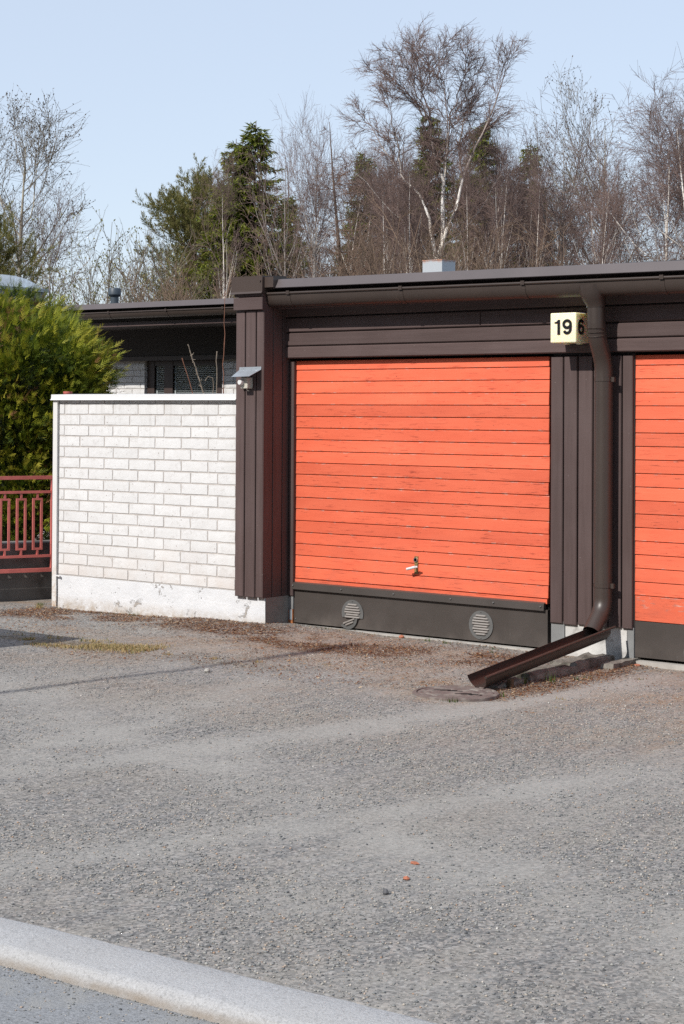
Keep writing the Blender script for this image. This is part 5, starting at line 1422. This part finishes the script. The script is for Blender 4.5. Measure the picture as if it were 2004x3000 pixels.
put_tree('birch_tree', 'birch_a', -28.7, 46.5, 12.2, 7.3, 'brown birch above the house number lamp', G_B, wide=1.0)
put_tree('larch_tree', 'larch_a', -25.6, 43.9, 10.1, 9.0, 'low brown larch right of the far spruces', 'bare larches behind the garages', wide=1.0)
put_tree('birch_tree', 'birch_b', -25.7, 46.4, 11.4, 10.7, 'purplish birch between the two pale aspens', G_B, wide=1.0)
put_tree('birch_tree', 'birch_c', -16.3, 36.0, 11.1, 12.4, 'tall birch just inside the right edge', G_B, wide=1.0)
put_tree('birch_tree', 'tall_a', -22.8, 30.8, 9.3, 0.3, 'slender white birch below the left crown of the largest birch', G_B, wide=.5)
put_tree('birch_tree', 'tall_b', -23.4, 32.8, 10.2, 1.4, 'slender white birch close left of the fork', G_B, wide=.5)
put_tree('birch_tree', 'tall_a', -21.4, 33.1, 9.7, 2.5, 'slender white birch right of the fork', G_B, wide=.5)
put_tree('birch_tree', 'tall_b', -20.3, 32.8, 10.2, 3.6, 'tall slender white birch above the second roof bracket', G_B, wide=.5)
put_tree('birch_tree', 'tall_a', -21.0, 36.0, 9.9, 4.7, 'slender pale birch left of the tall yellowish aspen', G_B, wide=.5)
put_tree('birch_tree', 'tall_b', -19.2, 38.8, 10.1, 5.8, 'slender birch in the gap before the right edge', G_B, wide=.5)
W_L = ['pale greenish willow nearest the house roof, leftmost', 'pale greenish willow second from the left', 'pale greenish willow third from the left', 'pale greenish willow next to the rounded pine', 'yellowish willow in front of the rounded pine', 'yellowish willow before the tall green spruce']
for (x, y, H, k_, rt_), lb in zip(((-23.6, 19.6, 6.4, 'willow_a', 0), (-24.9, 21.3, 6.8, 'willow_b', 1), (-23.7, 20.9, 6.2, 'willow_a', 2.2), (-24.1, 22.0, 6.0, 'willow_b', 3.1), (-22.2, 21.6, 5.3, 'willow_a', 4.0), (-20.6, 22.2, 5.0, 'willow_b', 5.0)), W_L):
    put_tree('willow_shrub', k_, x, y, H, rt_, lb, 'greenish willows behind the house', cat='shrub')
r_b = np.random.default_rng(55)
side = ['behind the house roof', 'behind the corner post', 'left of the flue box', 'behind the flue box', 'right of the flue box', 'behind the number lamp', 'behind the downpipe', 'at the right edge']
ii = 0
for row, dep in ((0, 36), (1, 44), (2, 52)):
    for j in range(9):
        px = 430 + 190 * j + row * 60 + r_b.uniform(-40, 40); tx = (px - 1002) / 5200
        x = CAMX + dep * (-.628 + tx * .778); y = CAMY + dep * (.778 + tx * .628)
        if px > 1560 and row == 1: continue
        if 600 < px < 960 and row < 2: continue
        topy = r_b.uniform(690, 790) if px < 700 else r_b.uniform(600, 720) if px < 1480 else r_b.uniform(715, 790); H = 1.66 + (1207 - topy) * dep / 5200
        put_tree('bare_shrub', ('brush_a', 'brush_b')[(row + j) % 2], x, y, H, r_b.random() * 6, 'bare brown brushwood of the thicket showing above the roofs', 'brushwood thicket behind the buildings', cat='shrub')

# ------------------------------------------------------------------ unseen spruces added behind the viewer to block low sky light
r_f = np.random.default_rng(91)
for j in range(52):
    x = -52 + 2.1 * j + r_f.uniform(-.8, .8); y = -36 - 5 * (j % 2) - r_f.uniform(0, 3)
    put_tree('spruce_tree', ('spruce_a', 'spruce_b')[j % 2], x, y, 20.0 + r_f.uniform(-1.5, 1.5), r_f.random() * 6, 'added spruce across the road, outside the view, blocking low sky light', 'added spruces across the road, outside the view')

# ------------------------------------------------------------------ thuja shrubs
def thuja(name, label, cx, cy, rx, ry, H, seed, n, dark=0.0):
    r_ = np.random.default_rng(seed)
    nc = n // 44
    ca = r_.random(nc) * 6.283; ch = r_.random(nc) ** .85
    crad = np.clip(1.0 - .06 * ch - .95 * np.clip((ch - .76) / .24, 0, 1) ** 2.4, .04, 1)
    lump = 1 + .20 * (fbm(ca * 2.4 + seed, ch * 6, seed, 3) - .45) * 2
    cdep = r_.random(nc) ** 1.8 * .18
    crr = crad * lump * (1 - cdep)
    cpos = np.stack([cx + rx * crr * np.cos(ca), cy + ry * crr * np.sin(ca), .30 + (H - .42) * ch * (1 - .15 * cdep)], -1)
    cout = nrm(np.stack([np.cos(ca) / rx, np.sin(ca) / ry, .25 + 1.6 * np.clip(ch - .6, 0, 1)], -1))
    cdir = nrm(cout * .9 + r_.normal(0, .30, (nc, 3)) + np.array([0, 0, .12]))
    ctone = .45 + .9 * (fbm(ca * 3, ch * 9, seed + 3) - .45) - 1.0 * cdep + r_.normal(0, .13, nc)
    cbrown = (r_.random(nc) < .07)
    idx = r_.integers(0, nc, n); off = r_.normal(0, 1, (n, 3)) * .085
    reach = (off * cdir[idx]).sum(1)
    base0 = cpos[idx] + off
    a = ca[idx]; hz = ch[idx]; x, y, z = base0[:, 0], base0[:, 1], base0[:, 2]
    d = nrm(cdir[idx] + off * 4.5 + r_.normal(0, .24, (n, 3)) + np.array([0, 0, -.06])); dep = cdep[idx]
    L = .07 + .07 * r_.random(n)
    pl = nrm(np.cross(d, nrm(r_.normal(0, 1, (n, 3))))); base = np.stack([x, y, z], -1)
    tri = []; k = 9
    for i in range(k):
        t = .12 + .80 * i / (k - 1); s = 1 if i % 2 else -1
        b = base + d * (L * t)[:, None]
        l = (L * .46 * (1.08 - .62 * t) * (.8 + .4 * r_.random(n)))[:, None]
        dirn = nrm(d * .85 + pl * s * .75 + r_.normal(0, .12, (n, 3))) if i < k - 1 else d
        w = np.cross(dirn, np.cross(d, pl)) * l * .12
        tri.append(np.stack([b - w, b + w, b + dirn * l], 1))
    v = np.stack(tri, 1).reshape(-1, 3)
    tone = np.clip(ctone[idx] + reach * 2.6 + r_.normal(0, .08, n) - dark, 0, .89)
    tone = np.where(cbrown[idx] & (r_.random(n) < .6), .97, tone)
    t = thing(name, label, 'thuja', (cx, cy, 0), 'thuja shrubs behind the red railing')
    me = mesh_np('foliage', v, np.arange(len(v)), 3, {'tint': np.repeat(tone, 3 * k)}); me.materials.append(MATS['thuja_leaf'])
    o = place(bpy.data.objects.new('foliage', me), t, (0, 0, 0))
    st = MB()
    for i in range(7):
        q = i * .9; st.tube([(cx + .10 * math.cos(q), cy + .10 * math.sin(q), 0), (cx + rx * .25 * math.cos(q), cy + ry * .25 * math.sin(q), H * .4), (cx + rx * .38 * math.cos(q), cy + ry * .38 * math.sin(q), H * .82)], [.05, .035, .012], 7)
    part('stem', st, 'conifer_bark', t, True)
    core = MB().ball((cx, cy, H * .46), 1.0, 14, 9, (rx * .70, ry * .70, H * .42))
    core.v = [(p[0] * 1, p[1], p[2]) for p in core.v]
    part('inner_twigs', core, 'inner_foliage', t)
thuja('thuja_shrub', 'large yellow-green thuja behind the red railing and white brick wall', -5.34, 1.28, 1.36, 1.0, 2.80, 5, 46000)
thuja('thuja_shrub', 'darker taller thuja behind the large one, below the roof light', -6.75, 3.0, .95, .9, 3.06, 7, 10000, .25)

# ------------------------------------------------------------------ bare canes behind the white wall
cn = thing('bare_cane_shrub', 'bare reddish and grey canes sticking up behind the white wall', 'shrub', (-1.72, .86, 0))
def cane(pts, r0, r1, mat, seed, nm='cane'):
    r_ = np.random.default_rng(seed); P_ = [Vector(p) for p in pts]; o = []
    for a, b in zip(P_[:-1], P_[1:]):
        for i in range(5): o.append(a.lerp(b, i / 5) + Vector(r_.normal(0, .003, 3)))
    o.append(P_[-1]); n = len(o)
    mb = MB().tube(o, [r0 + (r1 - r0) * i / (n - 1) + (.0018 if i % 5 == 0 else 0) for i in range(n)], 7); return mb
part('cane', cane([(-1.64, .94, 0), (-1.63, .94, 1.8), (-1.625, .94, 2.25), (-1.615, .94, 2.72)], .0055, .0022, 'bare_cane', 1), 'bare_cane', cn, True)
part('cane', cane([(-1.68, .91, 0), (-1.68, .91, 1.8), (-1.67, .90, 2.19)], .0055, .0045, 'bare_cane', 2), 'grey_cane', cn, True)
part('cane', cane([(-1.70, .88, 0), (-1.83, .78, 1.78), (-1.91, .71, 2.13)], .005, .003, 'bare_cane', 3), 'bare_cane', cn, True)
gnarl = cane([(-1.70, .88, 0), (-1.76, .84, 1.80), (-1.81, .79, 2.02), (-1.84, .765, 2.13), (-1.87, .74, 2.25)], .0075, .0035, 'grey_cane', 4)
rg = random.Random(4)
for i in range(12):
    t = rg.random(); q = Vector((-1.76, .84, 1.80)).lerp(Vector((-1.85, .75, 2.18)), t)
    gnarl.tube([q, q + Vector((rg.uniform(-.03, .03), rg.uniform(-.03, .03), rg.uniform(-.01, .04)))], [.004, .002], 5)
gnarl.tube([(-1.755, .84, 1.93), (-1.735, .855, 1.97), (-1.70, .88, 1.955), (-1.695, .885, 1.88), (-1.70, .88, 1.82)], .0035, 6)
part('cane', gnarl, 'grey_cane', cn, label='gnarled grey cane with stubby twigs')
